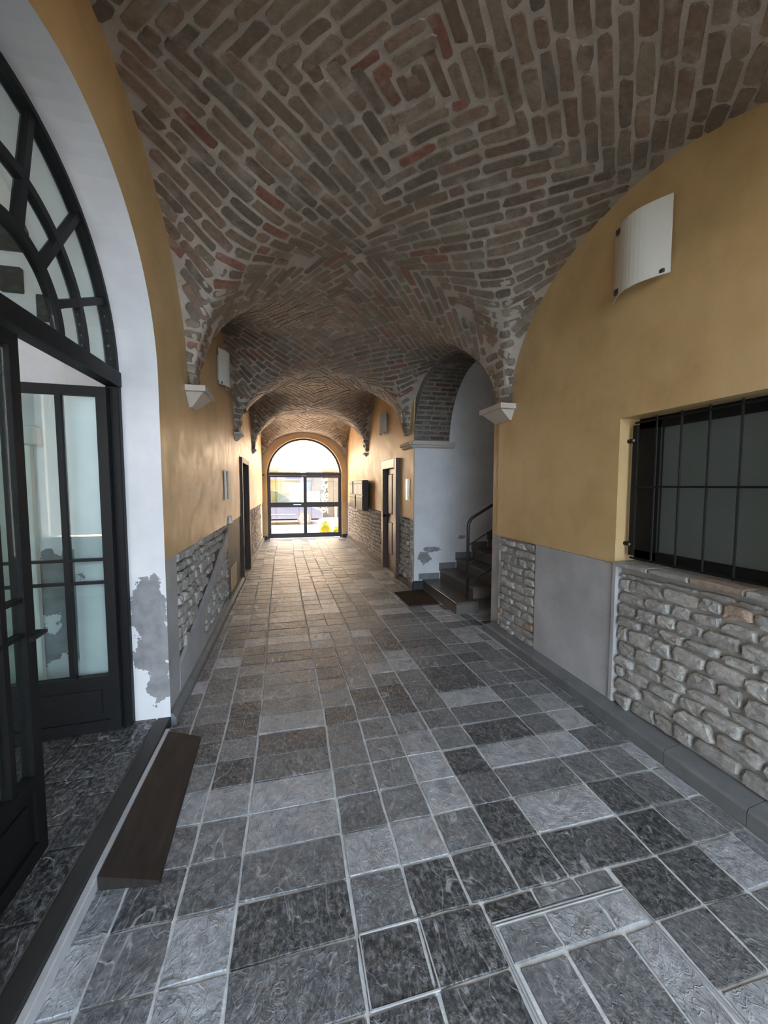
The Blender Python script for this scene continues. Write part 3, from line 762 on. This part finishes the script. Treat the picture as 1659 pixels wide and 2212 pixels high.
# ------------------------------------------------------------------ stairwell on the right
SX, SY = 1.82, 5.65
mb = MB(); mb.box(SX+.012, 4.4, SY-.008, SY+.2, 0, 2.285); mb.box(2.395, 4.4, SY-.008, SY+.2, 2.285, 4.2); sf = mb.build('wall_stair_far', M['white']); tag(sf, 'white wall with flaked patch beside the stairs', 'wall', kind='structure')
mb = MB(); mb.box(RX+.25, 4.4, 3.75, 3.93, 0, 4.2); sn = mb.build('wall_stair_near', M['white']); tag(sn, 'white wall on the near side of the stairwell', 'wall', kind='structure')
mb = MB(); mb.box(4.3, 4.5, 3.75, SY+.2, 0, 4.2); sb = mb.build('wall_stair_back', M['white']); tag(sb, 'white wall at the top of the stairs', 'wall', kind='structure')
mb = MB(); mb.box(2.3, 4.5, 3.75, SY+.2, 4.0, 4.2); sb = mb.build('ceiling_stair', M['white']); tag(sb, 'white ceiling above the stairs', 'ceiling', kind='structure')
st = thing('stairs', (2.6, 5.0, 0), 'stone stairs rising to the right out of the passage', 'stairs', kind='structure')
for k in range(8):
    x0 = 1.97+.272*k; z1 = .155*(k+1); ys0 = 4.40 if k == 0 else 4.49
    m = MB(); m.box(x0+.02, 4.3 if k == 7 else x0+.32, ys0+.012, SY, z1-.155, z1-.03); s_ = m.build('step', M['riser'], st)
    m = MB(); m.box(x0, x0+.31 if k < 7 else 4.3, ys0, SY, z1-.032, z1, b=.006); m.build('tread', M['step'], s_)
    m = MB(); m.box(x0 if k else SX+.09, x0+.275, SY-.018, SY, z1, z1+.095); m.build('skirting', M['base_stone'], s_)
m = MB(); m.box(SX-.02, SX+.16, SY-.06, SY, 0, .14, b=.01); m.build('plinth_block', M['dark_stone'], st)
rl = thing('handrail', (2.19, 4.52, .155), 'dark metal handrail with thin rods beside the stairs', 'handrail')
sl = .155/.272; py_ = 4.52
top = [(2.185, py_, .155), (2.185, py_, 1.09), (2.192, py_, 1.13), (2.215, py_, 1.175), (2.25, py_, 1.205)] + [(2.25+d, py_, 1.205+d*sl) for d in (.5, 1.0, 1.6)]
m = MB(); m.tube(top, .019, 12); m.build('rail', M['gate_metal'], rl, smooth=True)
for z0 in (.34, .60, .845):
    m = MB(); m.tube([(2.185, py_, z0), (3.85, py_, z0+1.665*sl)], .007, 8); m.build('rod', M['gate_metal'], rl)

# brick soffit of the arch over the stairs
AYc, AR_, AZ = (SY+3.80)/2, (SY-3.80)/2, 2.28
arch = thing('trim_3', (2.1, SY, AZ), 'brick arch over the stair opening', 'arch', kind='structure')
AH = .96
def ap(q, x, off=0.0): return (x, AYc + (AR_-off)*math.cos(q), AZ + (AH-off)*math.sin(q))
ax1 = 2.40
def AX(q): return float(XR(AYc + AR_*math.cos(q))) - .012
qs = np.linspace(-.0, math.pi, 40); mb = MB()
P = [ap(q, x) for q in qs for x in (AX(q), ax1)] + [ap(q, x, -.22) for q in qs for x in (AX(q), ax1)]
n = len(qs); F = [(2*i, 2*i+1, 2*i+3, 2*i+2) for i in range(n-1)] + [(2*n+2*i, 2*n+2*i+2, 2*n+2*i+3, 2*n+2*i+1) for i in range(n-1)]
F += [(2*i, 2*i+2, 2*n+2*i+2, 2*n+2*i) for i in range(n-1)] + [(2*i+1, 2*n+2*i+1, 2*n+2*i+3, 2*i+3) for i in range(n-1)]
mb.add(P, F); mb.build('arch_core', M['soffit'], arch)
q = .02; ci = 0
while q < 2.6:
    p = ap(q, 0); dl = math.dist(ap(q, 0), ap(q+.01, 0))/.01; hgt = .058; ax0 = AX(q); x = ax0 + .01 - (.11 if ci % 2 else 0)
    while x < ax1-.03:
        xa, xb = max(x, ax0+.004), min(x+.23, ax1-.004)
        if xb-xa > .04:
            m = MB(); q1 = q+hgt/dl; jo = rng.uniform(.004, .014)
            V = [ap(q+.006, xa, -.01), ap(q+.006, xb, -.01), ap(q1, xb, -.01), ap(q1, xa, -.01), ap(q+.012, xa+.006, jo), ap(q+.012, xb-.006, jo), ap(q1-.006, xb-.006, jo), ap(q1-.006, xa+.006, jo)]
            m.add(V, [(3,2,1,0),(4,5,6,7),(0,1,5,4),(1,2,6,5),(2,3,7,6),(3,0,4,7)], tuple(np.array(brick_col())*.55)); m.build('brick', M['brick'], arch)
        x += .25
    q += (hgt+.016)/dl; ci += 1

# ------------------------------------------------------------------ right wall beyond the stairs
RDY0, RDY1 = 6.46, 7.42
yf = [SY, 5.75, RDY0, RDY1, 9.0, 10.5, YE+.3]
def zl_f(y, o):
    return 2.03 if RDY0 < (y+o)/2 < RDY1 else 1.09
xf = lambda y: float(XR(y)) if y > 5.75 else 1.82
mb = MB(); cols(mb, yf, zl_f, 4.0, xf, .2)
wfr = mb.build('wall_far_right', M['yellow'], origin=(1.9, 8.8, 0)); tag(wfr, 'ochre right wall beyond the stairs with rubble stone base', 'wall', kind='structure')
mb = MB()
for a, b in ((SY, RDY0), (RDY1, YE+.3)): cols(mb, [a, b], lambda y, o: 0.0, 1.1, lambda y: xf(y)+.035, .16)
mb.build('wall_core', M['wmortar_shaded'], wfr)
fnF = lambda a, b, d: (xf(a)+.035-d, a, b)
panel(fnF, SY+.03, RDY0-.06, .08, 1.085, .10, .08, .2, .018, .035, wfr, None, field=True)
panel(fnF, RDY1+.1, 11.8, .08, 1.085, .085, .09, .2, .018, .032, wfr, None, field=True)
m = MB(); cols(m, [11.82, YE+.01], lambda y, o: 0.0, 1.09, lambda y: xf(y)+.005, .05); m.build('plaster_edge', M['grey'], wfr)
bb = thing('baseboard_far_right', (1.78, 9, 0), 'pale stone skirting along the far right wall', 'baseboard', kind='structure')
for a, b in ((SY+.01, RDY0-.07), (RDY1+.08, YE)):
    y = a
    while y < b-.05:
        e = min(y+.6, b); m = MB(); m.prism([(.05, 0), (-.035, 0), (-.035, .07), (.05, .09)], lambda p, q, d: (xf(d)+p, d, q), y+.003, e-.003); m.build('base_piece', M['riser'], bb); y = e

# end wall with the arched gate opening
GC, GR, GZ, GY = .44, 1.115, 1.93, YE
def gate_outline(r, zb=0.0, n_=40):
    return [(GC+r, zb)] + [(GC + r*math.cos(q), GZ + r*math.sin(q)) for q in np.linspace(0, math.pi, n_)] + [(GC-r, zb)]
fy = lambda a, b, d: (a, d, b)
inn = gate_outline(GR); out = []
for a, b in inn:
    k = 1.0
    out.append((max(XL-.1, min(1.82, GC+(a-GC)*1.32)), b if b < GZ else GZ+(b-GZ)*1.32))
mb = MB(); mb.ring(out, inn, fy, YE, YE+.28)
we = mb.build('wall_end', M['yellow'], origin=(GC, YE+.1, 0)); tag(we, 'ochre end wall around the arched street gate', 'wall', kind='structure')
m = MB(); m.ring(gate_outline(GR+.165, .14), gate_outline(GR+.14, .14), fy, YE-.03, YE+.01); m.build('arch_moulding', M['corbel'], we)
for xa, xb in ((GC-GR-.17, GC-GR+.0), (GC+GR, GC+GR+.17)):
    m = MB(); m.box(xa, xb, YE-.04, YE+.05, 0, .10, b=.006); m.build('foot_block', M['dark_stone'], we)
mb = MB(); mb.box(-6, 9, YE+.3, YE+.5, 3.05, 8.0); mb.box(-6, GC-GR-.1, YE+.3, YE+.5, 0, 3.05); mb.box(GC+GR+.1, 9, YE+.3, YE+.5, 0, 3.05)
o = mb.build('wall_street_front', M['facade']); tag(o, 'outer street front of the building beside the gate', 'wall', kind='structure')

# street gate
GYF = YE+.17
gate = thing('door_4', (GC, GYF, 0), 'dark metal double street gate with glass panes and arched fanlight', 'gate', kind='structure')
m = MB(); m.ring(gate_outline(GR+.0, 0), gate_outline(GR-.055, 0), fy, GYF-.035, GYF+.035); m.build('outer_frame', M['gate_metal'], gate)
m = MB(); m.box(GC-GR, GC+GR, GYF-.04, GYF+.04, 1.915, 2.01, b=.004); m.build('transom', M['gate_metal'], gate)
m = MB(); m.prism([(GC + (GR-.055)*math.cos(q), 2.0 + (GR-.125)*math.sin(q)) for q in np.linspace(0, math.pi, 30)], fy, GYF-.003, GYF+.003); m.build('fanlight_pane', M['clear_glass'], gate)
for s, nm in ((-1, 'left'), (1, 'right')):
    xa, xb = (GC-GR+.055, GC-.004) if s < 0 else (GC+.004, GC+GR-.055)
    m = MB()
    m.box(xa, xa+.045, GYF-.025, GYF+.025, .015, 1.91); m.box(xb-.045, xb, GYF-.025, GYF+.025, .015, 1.91)
    m.box(xa+.045, xb-.045, GYF-.025, GYF+.025, 1.865, 1.91); m.box(xa+.045, xb-.045, GYF-.025, GYF+.025, .955, 1.105); m.box(xa+.045, xb-.045, GYF-.025, GYF+.025, .015, .155)
    lf = m.build('gate_leaf', M['gate_metal'], gate)
    for z0, z1 in ((.155, .955), (1.105, 1.865)):
        m = MB(); m.box(xa+.045, xb-.045, GYF-.003, GYF+.003, z0, z1); m.build('pane', M['clear_glass'], lf)
        for x in (xa+.045+.15, xb-.045-.14):
            m = MB(); m.box(x-.004, x+.004, GYF+.008, GYF+.018, z0, z1); m.build('thin_bar', M['gate_metal'], lf)
        zb_ = z0+.14 if z0 < .5 else z1-.12
        m = MB(); m.box(xa+.045, xb-.045, GYF+.008, GYF+.018, zb_-.004, zb_+.004); m.build('thin_bar', M['gate_metal'], lf)
    if s < 0: m = MB(); m.box(GC-.03, GC+.03, GYF-.034, GYF-.024, .02, 1.91); m.build('meeting_strip', M['gate_metal'], lf)
    if s < 0: m = MB(); m.box(GC-.36, GC-.12, GYF-.045, GYF-.02, 1.02, 1.05, b=.006); m.build('handle', M['chrome'], lf)
m = MB(); m.box(GC-GR-.11, GC-GR-.06, YE-.03, YE-.002, 1.90, 1.95, b=.005); tag(m.build('alarm_sensor', M['gate_metal']), 'tiny dark sensor beside the street gate transom', 'sensor')

# ------------------------------------------------------------------ corbels under the vault corners
def corbel(y, x, s, sc_=1.0, zt=2.405, num=4, bw=.075, hh=.155):
    """s: +1 faces +x (left wall), -1 faces -x"""
    m = MB(); W, D = .20*sc_, .15*sc_
    def fr(z, w_, d_): return [(x-s*.03, y-w_, z), (x+s*d_, y-w_, z), (x+s*d_, y+w_, z), (x-s*.03, y+w_, z)]
    P = fr(zt-hh*sc_, bw*sc_, .02) + fr(zt-.05*sc_, W*.86, D*.85) + fr(zt-.045*sc_, W, D) + fr(zt, W, D)
    F = [(3, 2, 1, 0), (12, 13, 14, 15)] + [(r_*4+i, r_*4+(i+1) % 4, r_*4+4+(i+1) % 4, r_*4+4+i) for r_ in range(3) for i in range(4)]
    m.add(P, F); return m.build('trim_%d' % num, M['corbel'])
tag(corbel(3.62, XL, 1, num=4), 'pale stone corbel carrying the vault on the left wall nearest the iron door', 'corbel', 'corbels under the vault', 'structure')
tag(corbel(3.66, RX, -1, 1.1, num=5, bw=.13, hh=.135), 'pale stone corbel carrying the vault at the corner of the right wall by the stairs', 'corbel', 'corbels under the vault', 'structure')
tag(corbel(6.35, XL, 1, .75, num=6), 'small corbel on the left wall beside the dark wooden door', 'corbel', 'corbels under the vault', 'structure')
tag(corbel(9.10, XL, 1, .6, num=7), 'smallest corbel on the left wall near the street gate', 'corbel', 'corbels under the vault', 'structure')
tag(corbel(9.10, float(XR(9.1)), -1, .55, 2.38, num=8), 'small corbel on the far right wall above the mailboxes', 'corbel', 'corbels under the vault', 'structure')
m = MB()
m.prism([(0, 2.17), (.05, 2.19), (.055, 2.215), (.085, 2.22), (.085, 2.265), (0, 2.265)], lambda a, b, d: (d, SY-a, b), SX-.06, 2.46)
m.prism([(0, 2.17), (.05, 2.19), (.055, 2.215), (.085, 2.22), (.085, 2.265), (0, 2.265)], lambda a, b, d: (SX-a, d, b), SY-.06, 6.13)
m.prism([(SX, SY), (2.40, SY), (2.40, SY+.2), (SX, 6.1)], lambda a, b, d: (a, b, d), 2.2, 2.29)
tag(m.build('trim_9', M['corbel']), 'grey moulded cornice on the pier under the stair arch', 'cornice', kind='structure')

# ------------------------------------------------------------------ doors in the side walls
d2 = thing('door_2', (XL, 7.37, 0), 'dark brown wooden door in the left wall', 'door', kind='structure')
for nm, q in (('casing', (6.80, 6.90, 0, 2.08)), ('casing', (7.84, 7.94, 0, 2.08)), ('head_casing', (6.90, 7.84, 1.99, 2.08))):
    m = MB(); m.box(XL-.15, XL+.035, *q, b=.006); m.build(nm, M['wood'], d2)
m = MB(); m.box(XL-.13, XL-.08, 6.90, 7.84, .01, 1.99); lf = m.build('leaf', M['wood'], d2)
for z0, z1 in ((.2, .9), (1.05, 1.85)):
    for ya in (7.0, 7.42): m = MB(); m.box(XL-.085, XL-.065, ya, ya+.34, z0, z1, b=.008); m.build('panel', M['wood'], lf)
m = MB(); m.box(XL-.2, XL-.14, 6.85, 7.9, 0, 2.04); m.build('backing', M['wood'], d2)
d3 = thing('door_3', (1.79, 6.94, 0), 'brown panelled wooden door in the right wall between mailboxes and stairs', 'door', kind='structure')
x3 = float(XR(6.94))
for nm, q in (('casing', (RDY0-.06, RDY0+.05, 0, 2.08)), ('casing', (RDY1-.05, RDY1+.06, 0, 2.08))):
    m = MB(); m.box(x3-.055, x3+.15, *q, b=.006); m.build(nm, M['door_wood'], d3)
m = MB(); m.box(x3-.06, x3+.15, RDY0+.05, RDY1-.05, 1.92, 2.08, b=.006); m.build('head_casing', M['door_wood'], d3)
m = MB(); m.box(x3+.03, x3+.08, RDY0+.05, RDY1-.05, .01, 1.92); lf = m.build('leaf', M['door_wood'], d3)
for z0, z1 in ((.32, .92), (1.08, 1.82)):
    for ya in (RDY0+.13, RDY0+.46): m = MB(); m.box(x3+.012, x3+.035, ya, ya+.27, z0, z1, b=.012); m.build('panel', M['door_wood'], lf)
m = MB(); m.tube([(x3+.03, RDY1-.11, 1.03), (x3-.03, RDY1-.11, 1.03)], [.012, .012], 10); m.tube([(x3-.02, RDY1-.11, 1.03), (x3-.03, RDY1-.11, 1.03), (x3-.05, RDY1-.11, 1.03), (x3-.07, RDY1-.11, 1.03)], [.012, .03, .034, .012], 12); m.build('knob', M['iron'], lf)
m = MB(); m.box(x3+.14, x3+.19, RDY0-.05, RDY1+.05, 0, 2.06); m.build('backing', M['wood'], d3)

# ------------------------------------------------------------------ wall lamps: curved opal plates with metal clips
def wall_lamp(yc, zc, x, s, wid, hgt, label, bulge=.09):
    """s: +1 on the left wall, -1 on the right wall"""
    o = thing('wall_lamp', (x, yc, zc-hgt/2), label, 'wall lamp', 'curved white wall lamps')
    def pr(a): return x + s*(.03 + bulge*math.cos(a*math.pi/2*.98)), yc + a*wid/2
    m = MB(); n_ = 16; a_ = np.linspace(-1, 1, n_)
    o_ = [pr(a) for a in a_]; i_ = [(p[0]-s*.006, p[1]) for p in o_]
    m.ring(o_, i_, lambda p, q, d: (p, q, d), zc-hgt/2, zc+hgt/2); m.build('shade', M['lamp_glass'], o)
    m = MB(); m.box(min(x, x+s*.03), max(x, x+s*.03), yc-wid*.3, yc+wid*.3, zc-hgt*.35, zc+hgt*.35); m.build('back_plate', M['paper'], o)
    for a, z in ((.55, zc+hgt/2-.03), (.55, zc-hgt/2+.03), (-.85, zc-hgt/2+.02)):
        p = pr(a); w_ = .022 if a > 0 else .014; m = MB(); m.box(p[0]-.008, p[0]+.008, p[1]-w_, p[1]+w_, z-w_*.8, z+w_*.8, b=.003); m.build('clip', M['lamp_clip'], o)
    return o
wall_lamp(2.055, 3.03, RX, -1, .40, .43, 'curved white glass wall lamp on the ochre wall above the barred window')
wall_lamp(5.05, 2.97, XL, 1, .40, .40, 'curved white glass wall lamp high on the left wall above the corbel')
wall_lamp(7.35, 2.78, float(XR(7.35)), -1, .36, .38, 'small curved wall lamp on the far right wall above the panelled door')

# ------------------------------------------------------------------ small fittings
mx = float(XR(9.6)) - .03
mbk = thing('mailbox_bank', (mx, 9.6, 1.04), 'wall-mounted bank of two rows of mailboxes on the right wall', 'mailboxes')
m = MB(); m.box(mx-.145, mx-.02, 8.6, 10.6, 1.04, 1.735, b=.006); m.build('case', M['wood'], mbk)
for r_ in range(2):
    for k in range(10):
        if (r_, k) in ((1, 6), (0, 4)): continue
        y0 = 8.62 + .197*k; z0 = 1.06 + .34*r_; m = MB(); m.box(mx-.165, mx-.14, y0+.006, y0+.19, z0+.006, z0+.318, b=.004); bd = m.build('box_door', M['mail'], mbk)
        m = MB(); m.box(mx-.168, mx-.16, y0+.04, y0+.155, z0+.25, z0+.268); m.build('slot', M['iron'], bd)
dm = MB(); c4 = [(1.49, 5.52), (1.515, 4.845), (1.935, 4.845), (1.955, 5.56)]
dm.prism([(a, b) for a, b in c4], lambda a, b, d: (a, b, d), 0.002, .022)
tag(dm.build('doormat', M['rubber']), 'dark brown doormat on the slate floor before the stairs', 'doormat')
pq = thing('wall_plaque', (XL, 5.32, 1.42), 'clear framed notice plate on the left wall', 'plaque', 'wall plates')
m = MB(); m.box(XL+.002, XL+.010, 5.16, 5.50, 1.44, 1.79); m.build('sheet', M['acrylic'], pq)
for y in (5.19, 5.47): m = MB(); m.box(XL+.008, XL+.02, y-.04, y+.04, 1.43, 1.80, b=.003); m.build('side_strip', M['paper'], pq)
m = MB(); m.box(XL-.002, XL+.035, 5.47, 5.57, 1.105, 1.20, b=.004); tag(m.build('light_switch', M['paper']), 'small white switch box on the left wall at the ochre edge', 'switch')
m = MB(); m.box(XL-.013, XL-.002, 5.62, 6.16, .14, .47, b=.004); tag(m.build('access_hatch', M['hatch']), 'beige access hatch low in the grey left wall', 'hatch')
pq = thing('wall_plaque', (1.82, 5.92, 1.37), 'clear notice plate on the right wall between door and stairs', 'plaque', 'wall plates')
xq = float(XR(5.92)); m = MB(); m.box(xq-.012, xq-.003, 5.82, 6.02, 1.38, 1.71); m.build('sheet', M['acrylic'], pq)
m = MB(); m.box(xq-.02, xq-.01, 5.86, 5.90, 1.38, 1.71, b=.002); m.build('side_strip', M['paper'], pq)
cv = thing('inspection_cover', (.98, .96, 0), 'pale metal edging of a tiled floor inspection cover near the camera', 'floor cover')
for a, b in (((.695, 1.188, -.001), (1.268, 1.188, -.001)), ((.695, 1.188, -.001), (.706, .62, -.001)), ((1.268, 1.188, -.001), (1.30, .62, -.001))):
    for o_ in (-.005, .005):
        off = Vector((0, o_, 0)) if a[1] == b[1] else Vector((o_, 0, 0))
        m = MB(); m.bar(Vector(a)+off, Vector(b)+off, .0028, .006); m.build('edge_strip', M['grey'], cv)
cv = thing('inspection_cover', (.34, 1.16, 0), 'pale metal edging of a single tile floor cover', 'floor cover')
for a, b in (((.215, 1.272, -.001), (.44, 1.272, -.001)), ((.44, 1.272, -.001), (.44, 1.062, -.001)), ((.44, 1.062, -.001), (.215, 1.062, -.001)), ((.215, 1.062, -.001), (.215, 1.272, -.001))):
    m = MB(); m.bar(a, b, .005, .006); m.build('edge_strip', M['grey'], cv)

mb = MB(); mb.box(-3.4, 4.7, YN, YE+.3, 4.2, 4.5); o = mb.build('roof', M['concrete']); tag(o, 'unseen slab added above the vault to keep the sun out', 'roof', kind='structure')  # unseen slab added over the passage to stop sun leaking into the stairwell
# ------------------------------------------------------------------ courtyard behind the camera and the street beyond the gate
mb = MB(); mb.box(-12, 14, -16, YN, -.2, -.012); o = mb.build('floor_courtyard', M['concrete']); tag(o, 'paved courtyard floor behind the camera', 'floor', kind='structure')
mb = MB(); mb.box(-3.6, -3.3, -14, YN, 0, 9); o = mb.build('wall_sun_block', M['facade']); tag(o, 'unseen tall wall added behind the camera to block the sun', 'wall', kind='structure')  # added out of view so the sun stays off the courtyard opening
mb = MB(); mb.box(-30, 34, 12.38, 40, -.3, -.06); o = mb.build('floor_street', M['asphalt']); tag(o, 'pale paved street outside the gate', 'floor', kind='structure')
mb = MB(); mb.box(-30, 34, 12.36, 13.9, -.06, -.012); o = mb.build('floor_pavement', M['asphalt']); tag(o, 'pale pavement strip just outside the gate', 'floor', kind='structure')
FYY = 20.0
mb = MB(); mb.box(-20, -1.4, FYY, FYY+.3, -.1, 9); mb.box(-1.4, 2.9, FYY, FYY+.3, 2.55, 9); mb.box(2.9, 22, FYY, FYY+.3, -.1, 9); mb.box(.55, .78, FYY, FYY+.3, -.1, 2.55)
fac = mb.build('wall_facade', M['facade']); tag(fac, 'white building front across the street', 'wall', kind='structure')
sh = thing('window_2', (-.4, FYY, 0), 'left shop window across the street with yellow interior', 'shop window', kind='structure')
m = MB(); m.box(-1.4, .55, FYY+.9, FYY+1.0, -.1, 2.55); m.build('interior', M['shop_wall'], sh)
m = MB(); m.box(-1.4, .55, FYY+.1, FYY+.12, .3, 1.95); m.build('pane', M['clear_glass'], sh)
m = MB(); m.box(-1.4, .55, FYY, FYY+.25, -.1, .3); m.build('stall_riser', M['facade'], sh)
m = MB(); m.box(-.05, .5, FYY+.4, FYY+.5, -.1, 1.75); m.build('display_panel', M['mint'], sh)
m = MB(); m.box(-1.4, .55, FYY-.08, FYY+.02, 1.95, 2.25, b=.01); m.build('fascia', M['fascia'], sh)
sh = thing('window_3', (1.6, FYY, 0), 'right shop window across the street beside a mosaic pillar', 'shop window', kind='structure')
m = MB(); m.box(.78, 2.9, FYY+.8, FYY+.9, -.1, 2.55); m.build('interior', M['riser'], sh)
m = MB(); m.box(.78, 2.9, FYY+.1, FYY+.12, .6, 2.2); m.build('pane', M['clear_glass'], sh)
m = MB(); m.box(.78, 1.45, FYY, FYY+.25, -.1, 1.35); m.build('counter_panel', M['riser'], sh)
m = MB(); m.box(1.05, 1.25, FYY-.02, FYY, 1.35, 1.62, b=.01); m.build('small_sign', M['red'], sh)
m = MB(); m.box(1.5, 1.86, FYY-.08, FYY+.1, .2, 2.0); m.build('mosaic_pillar', M['mosaic'], sh)
m = MB(); m.box(.78, 2.9, FYY-.06, FYY+.02, 2.0, 2.3, b=.01); m.build('fascia', M['awning'], sh)
aw = thing('awning', (.7, FYY, 2.2), 'beige rounded shop awning across the street', 'awning')
m = MB(); n_ = 14
prof = [(-1.35*0+1.1*math.sin(q), 2.28+.62*math.cos(q)) for q in np.linspace(0, math.pi/2, n_)]
m.ring([(-d, z) for d, z in prof], [(-d*.98, z-.015) for d, z in prof], lambda a, b, d: (d, FYY-.1+a, b), -.95, 2.25); m.build('cloth', M['awning'], aw)
for x in (-.95, .1, 1.2, 2.25):
    m = MB(); m.tube([(x, FYY-.12-d, z-.01) for d, z in prof], .012, 6); m.build('rib', M['bollard'], aw)
for x in (-.95, 2.25): m = MB(); m.tube([(x, FYY-.001, 2.3), (x, FYY-1.15, 2.3)], .015, 6); m.build('bracket', M['bollard'], aw)
bo = thing('bollard', (2.05, 18.2, -.06), 'grey metal bollard on the street beyond the gate', 'bollard')
m = MB(); m.tube([(2.05, 18.2, -.06), (2.05, 18.2, .72)], .045, 12); m.build('post', M['bollard'], bo)
m = MB(); m.tube([(2.05, 18.2, .72), (2.05, 18.2, .75), (2.05, 18.2, .83), (2.05, 18.2, .86)], [.05, .075, .075, .03], 12); m.build('cap', M['bollard'], bo)
m = MB(); m.tube([(2.05, 18.2, .62), (3.6, 18.2, .62)], .015, 8); m.build('chain_rail', M['bollard'], bo)

def car(xn, y0):
    """car in side view, nose at +x = xn, near flank at y0"""
    o = thing('car', (xn-2.0, y0+.85, -.06), 'blue-grey hatchback passing on the street beyond the gate', 'car')
    g = -.06
    body = [(0, .30), (.02, .52), (-.10, .66), (-.45, .80), (-1.15, .92), (-2.4, .95), (-3.5, .97), (-3.95, .90), (-4.02, .55), (-3.98, .28), (-3.7, .22), (-.2, .22)]
    m = MB(); n = len(body)
    lay = [(0, .93), (.06, 1.0), (1.64, 1.0), (1.70, .93)]
    P = []
    for d, s in lay:
        for a, b in body: P.append((xn + (a+2.0)*(.985 if s < 1 else 1)-2.0, y0+d, g + .22 + (b-.22)*(s if b > .5 else 1)))
    F = [tuple(range(n-1, -1, -1)), tuple(range(3*n, 4*n))] + [(r_*n+i, r_*n+(i+1) % n, (r_+1)*n+(i+1) % n, (r_+1)*n+i) for r_ in range(3) for i in range(n)]
    m.add(P, F); bd = m.build('body', M['car'], o)
    cab = [(-1.05, .91), (-1.85, 1.40), (-2.5, 1.47), (-3.3, 1.43), (-3.85, .96)]
    m = MB(); P = []
    for d, s in ((.06, 0), (.22, 1), (1.48, 1), (1.64, 0)):
        for k, (a, b) in enumerate(cab): P.append((xn+a, y0 + (d if k in (1, 2, 3) else (.06 if d < .8 else 1.64)), g+b))
    n = len(cab)
    m.add(P, [tuple(range(n-1, -1, -1))] + [(n+i, n+i+1, 2*n+i+1, 2*n+i) for i in range(n-1)] + [tuple(range(3*n, 4*n))] + [(i, i+1, n+i+1, n+i) for i in range(n-1)] + [(2*n+i, 2*n+i+1, 3*n+i+1, 3*n+i) for i in range(n-1)])
    m.build('cabin', M['car_glass'], o)
    m = MB(); m.prism([(-1.85, 1.40), (-2.5, 1.47), (-3.3, 1.43), (-3.3, 1.47), (-2.5, 1.515), (-1.85, 1.44)], lambda a, b, d: (xn+a, d, g+b), y0+.2, y0+1.5); m.build('roof', M['car'], o)
    for a in (-2.45,): m = MB(); m.bar((xn+a, y0+.07, g+.94), (xn+a+.05, y0+.2, g+1.46), .05, .03, up=(1, 0, 0)); m.build('door_pillar', M['car'], o)
    m = MB(); m.box(xn-3.2, xn-1.15, y0-.012, y0+.03, g+.44, g+.475, b=.005); m.build('rubbing_strip', M['rim'], o)
    m = MB(); m.box(xn-3.75, xn-.15, y0+.0, y0+1.7, g+.19, g+.27); m.build('sill', M['tyre'], o)
    m = MB(); m.box(xn-.3, xn-.06, y0+.02, y0+.3, g+.58, g+.68, b=.02); m.build('headlight', M['rim'], o)
    for a in (-.78, -3.25):
        for d in (-.01, 1.53):
            q = [(xn+a+.30*math.cos(t_), g+.30+.30*math.sin(t_)) for t_ in np.linspace(0, 2*math.pi, 24, endpoint=False)]
            m = MB(); m.prism(q, fy, y0+d, y0+d+.18); wh = m.build('wheel', M['tyre'], o)
            q = [(xn+a+.21*math.cos(t_), g+.30+.21*math.sin(t_)) for t_ in np.linspace(0, 2*math.pi, 24, endpoint=False)]
            m = MB(); m.prism(q, fy, y0+d-.008, y0+d+.19); m.build('rim', M['rim'], wh)
            for k in range(5):
                t_ = 2*math.pi*k/5+.3; m = MB(); m.bar((xn+a+.05*math.cos(t_), y0+d-.012, g+.30+.05*math.sin(t_)), (xn+a+.19*math.cos(t_), y0+d-.012, g+.30+.19*math.sin(t_)), .05, .012, up=(0, 1, 0))
                if d < 0: m.build('spoke', M['tyre'], wh)
    return o
car(1.12+.22, 16.9)
def bag(x, y, rx, ry, rz, label):
    m = MB(); P = []; nu_, nv_ = 18, 10
    for j in range(nv_+1):
        ph = math.pi*.5*j/nv_
        for i in range(nu_):
            t_ = 2*math.pi*i/nu_; k = 1 + .16*math.sin(3*t_+j) + .10*math.sin(7*t_-2*j) + rng.normal(0, .03)
            P.append((x+rx*math.cos(t_)*math.cos(ph)**.6*k, y+ry*math.sin(t_)*math.cos(ph)**.6*k, -.012+rz*math.sin(ph)**.9*(1+.12*math.sin(5*t_))))
    F = [(j*nu_+i, j*nu_+(i+1) % nu_, (j+1)*nu_+(i+1) % nu_, (j+1)*nu_+i) for j in range(nv_) for i in range(nu_)] + [tuple(range(nu_-1, -1, -1))]
    m.add(P, F); return tag(m.build('plastic_bag', M['yellow_bag'], smooth=True), label, 'bag', 'yellow bags outside the gate')
bag(1.12, 13.05, .19, .16, .40, 'taller crumpled yellow bag standing outside the gate')
bag(1.50, 12.82, .15, .13, .27, 'lower yellow bag lying outside the gate at its right edge')
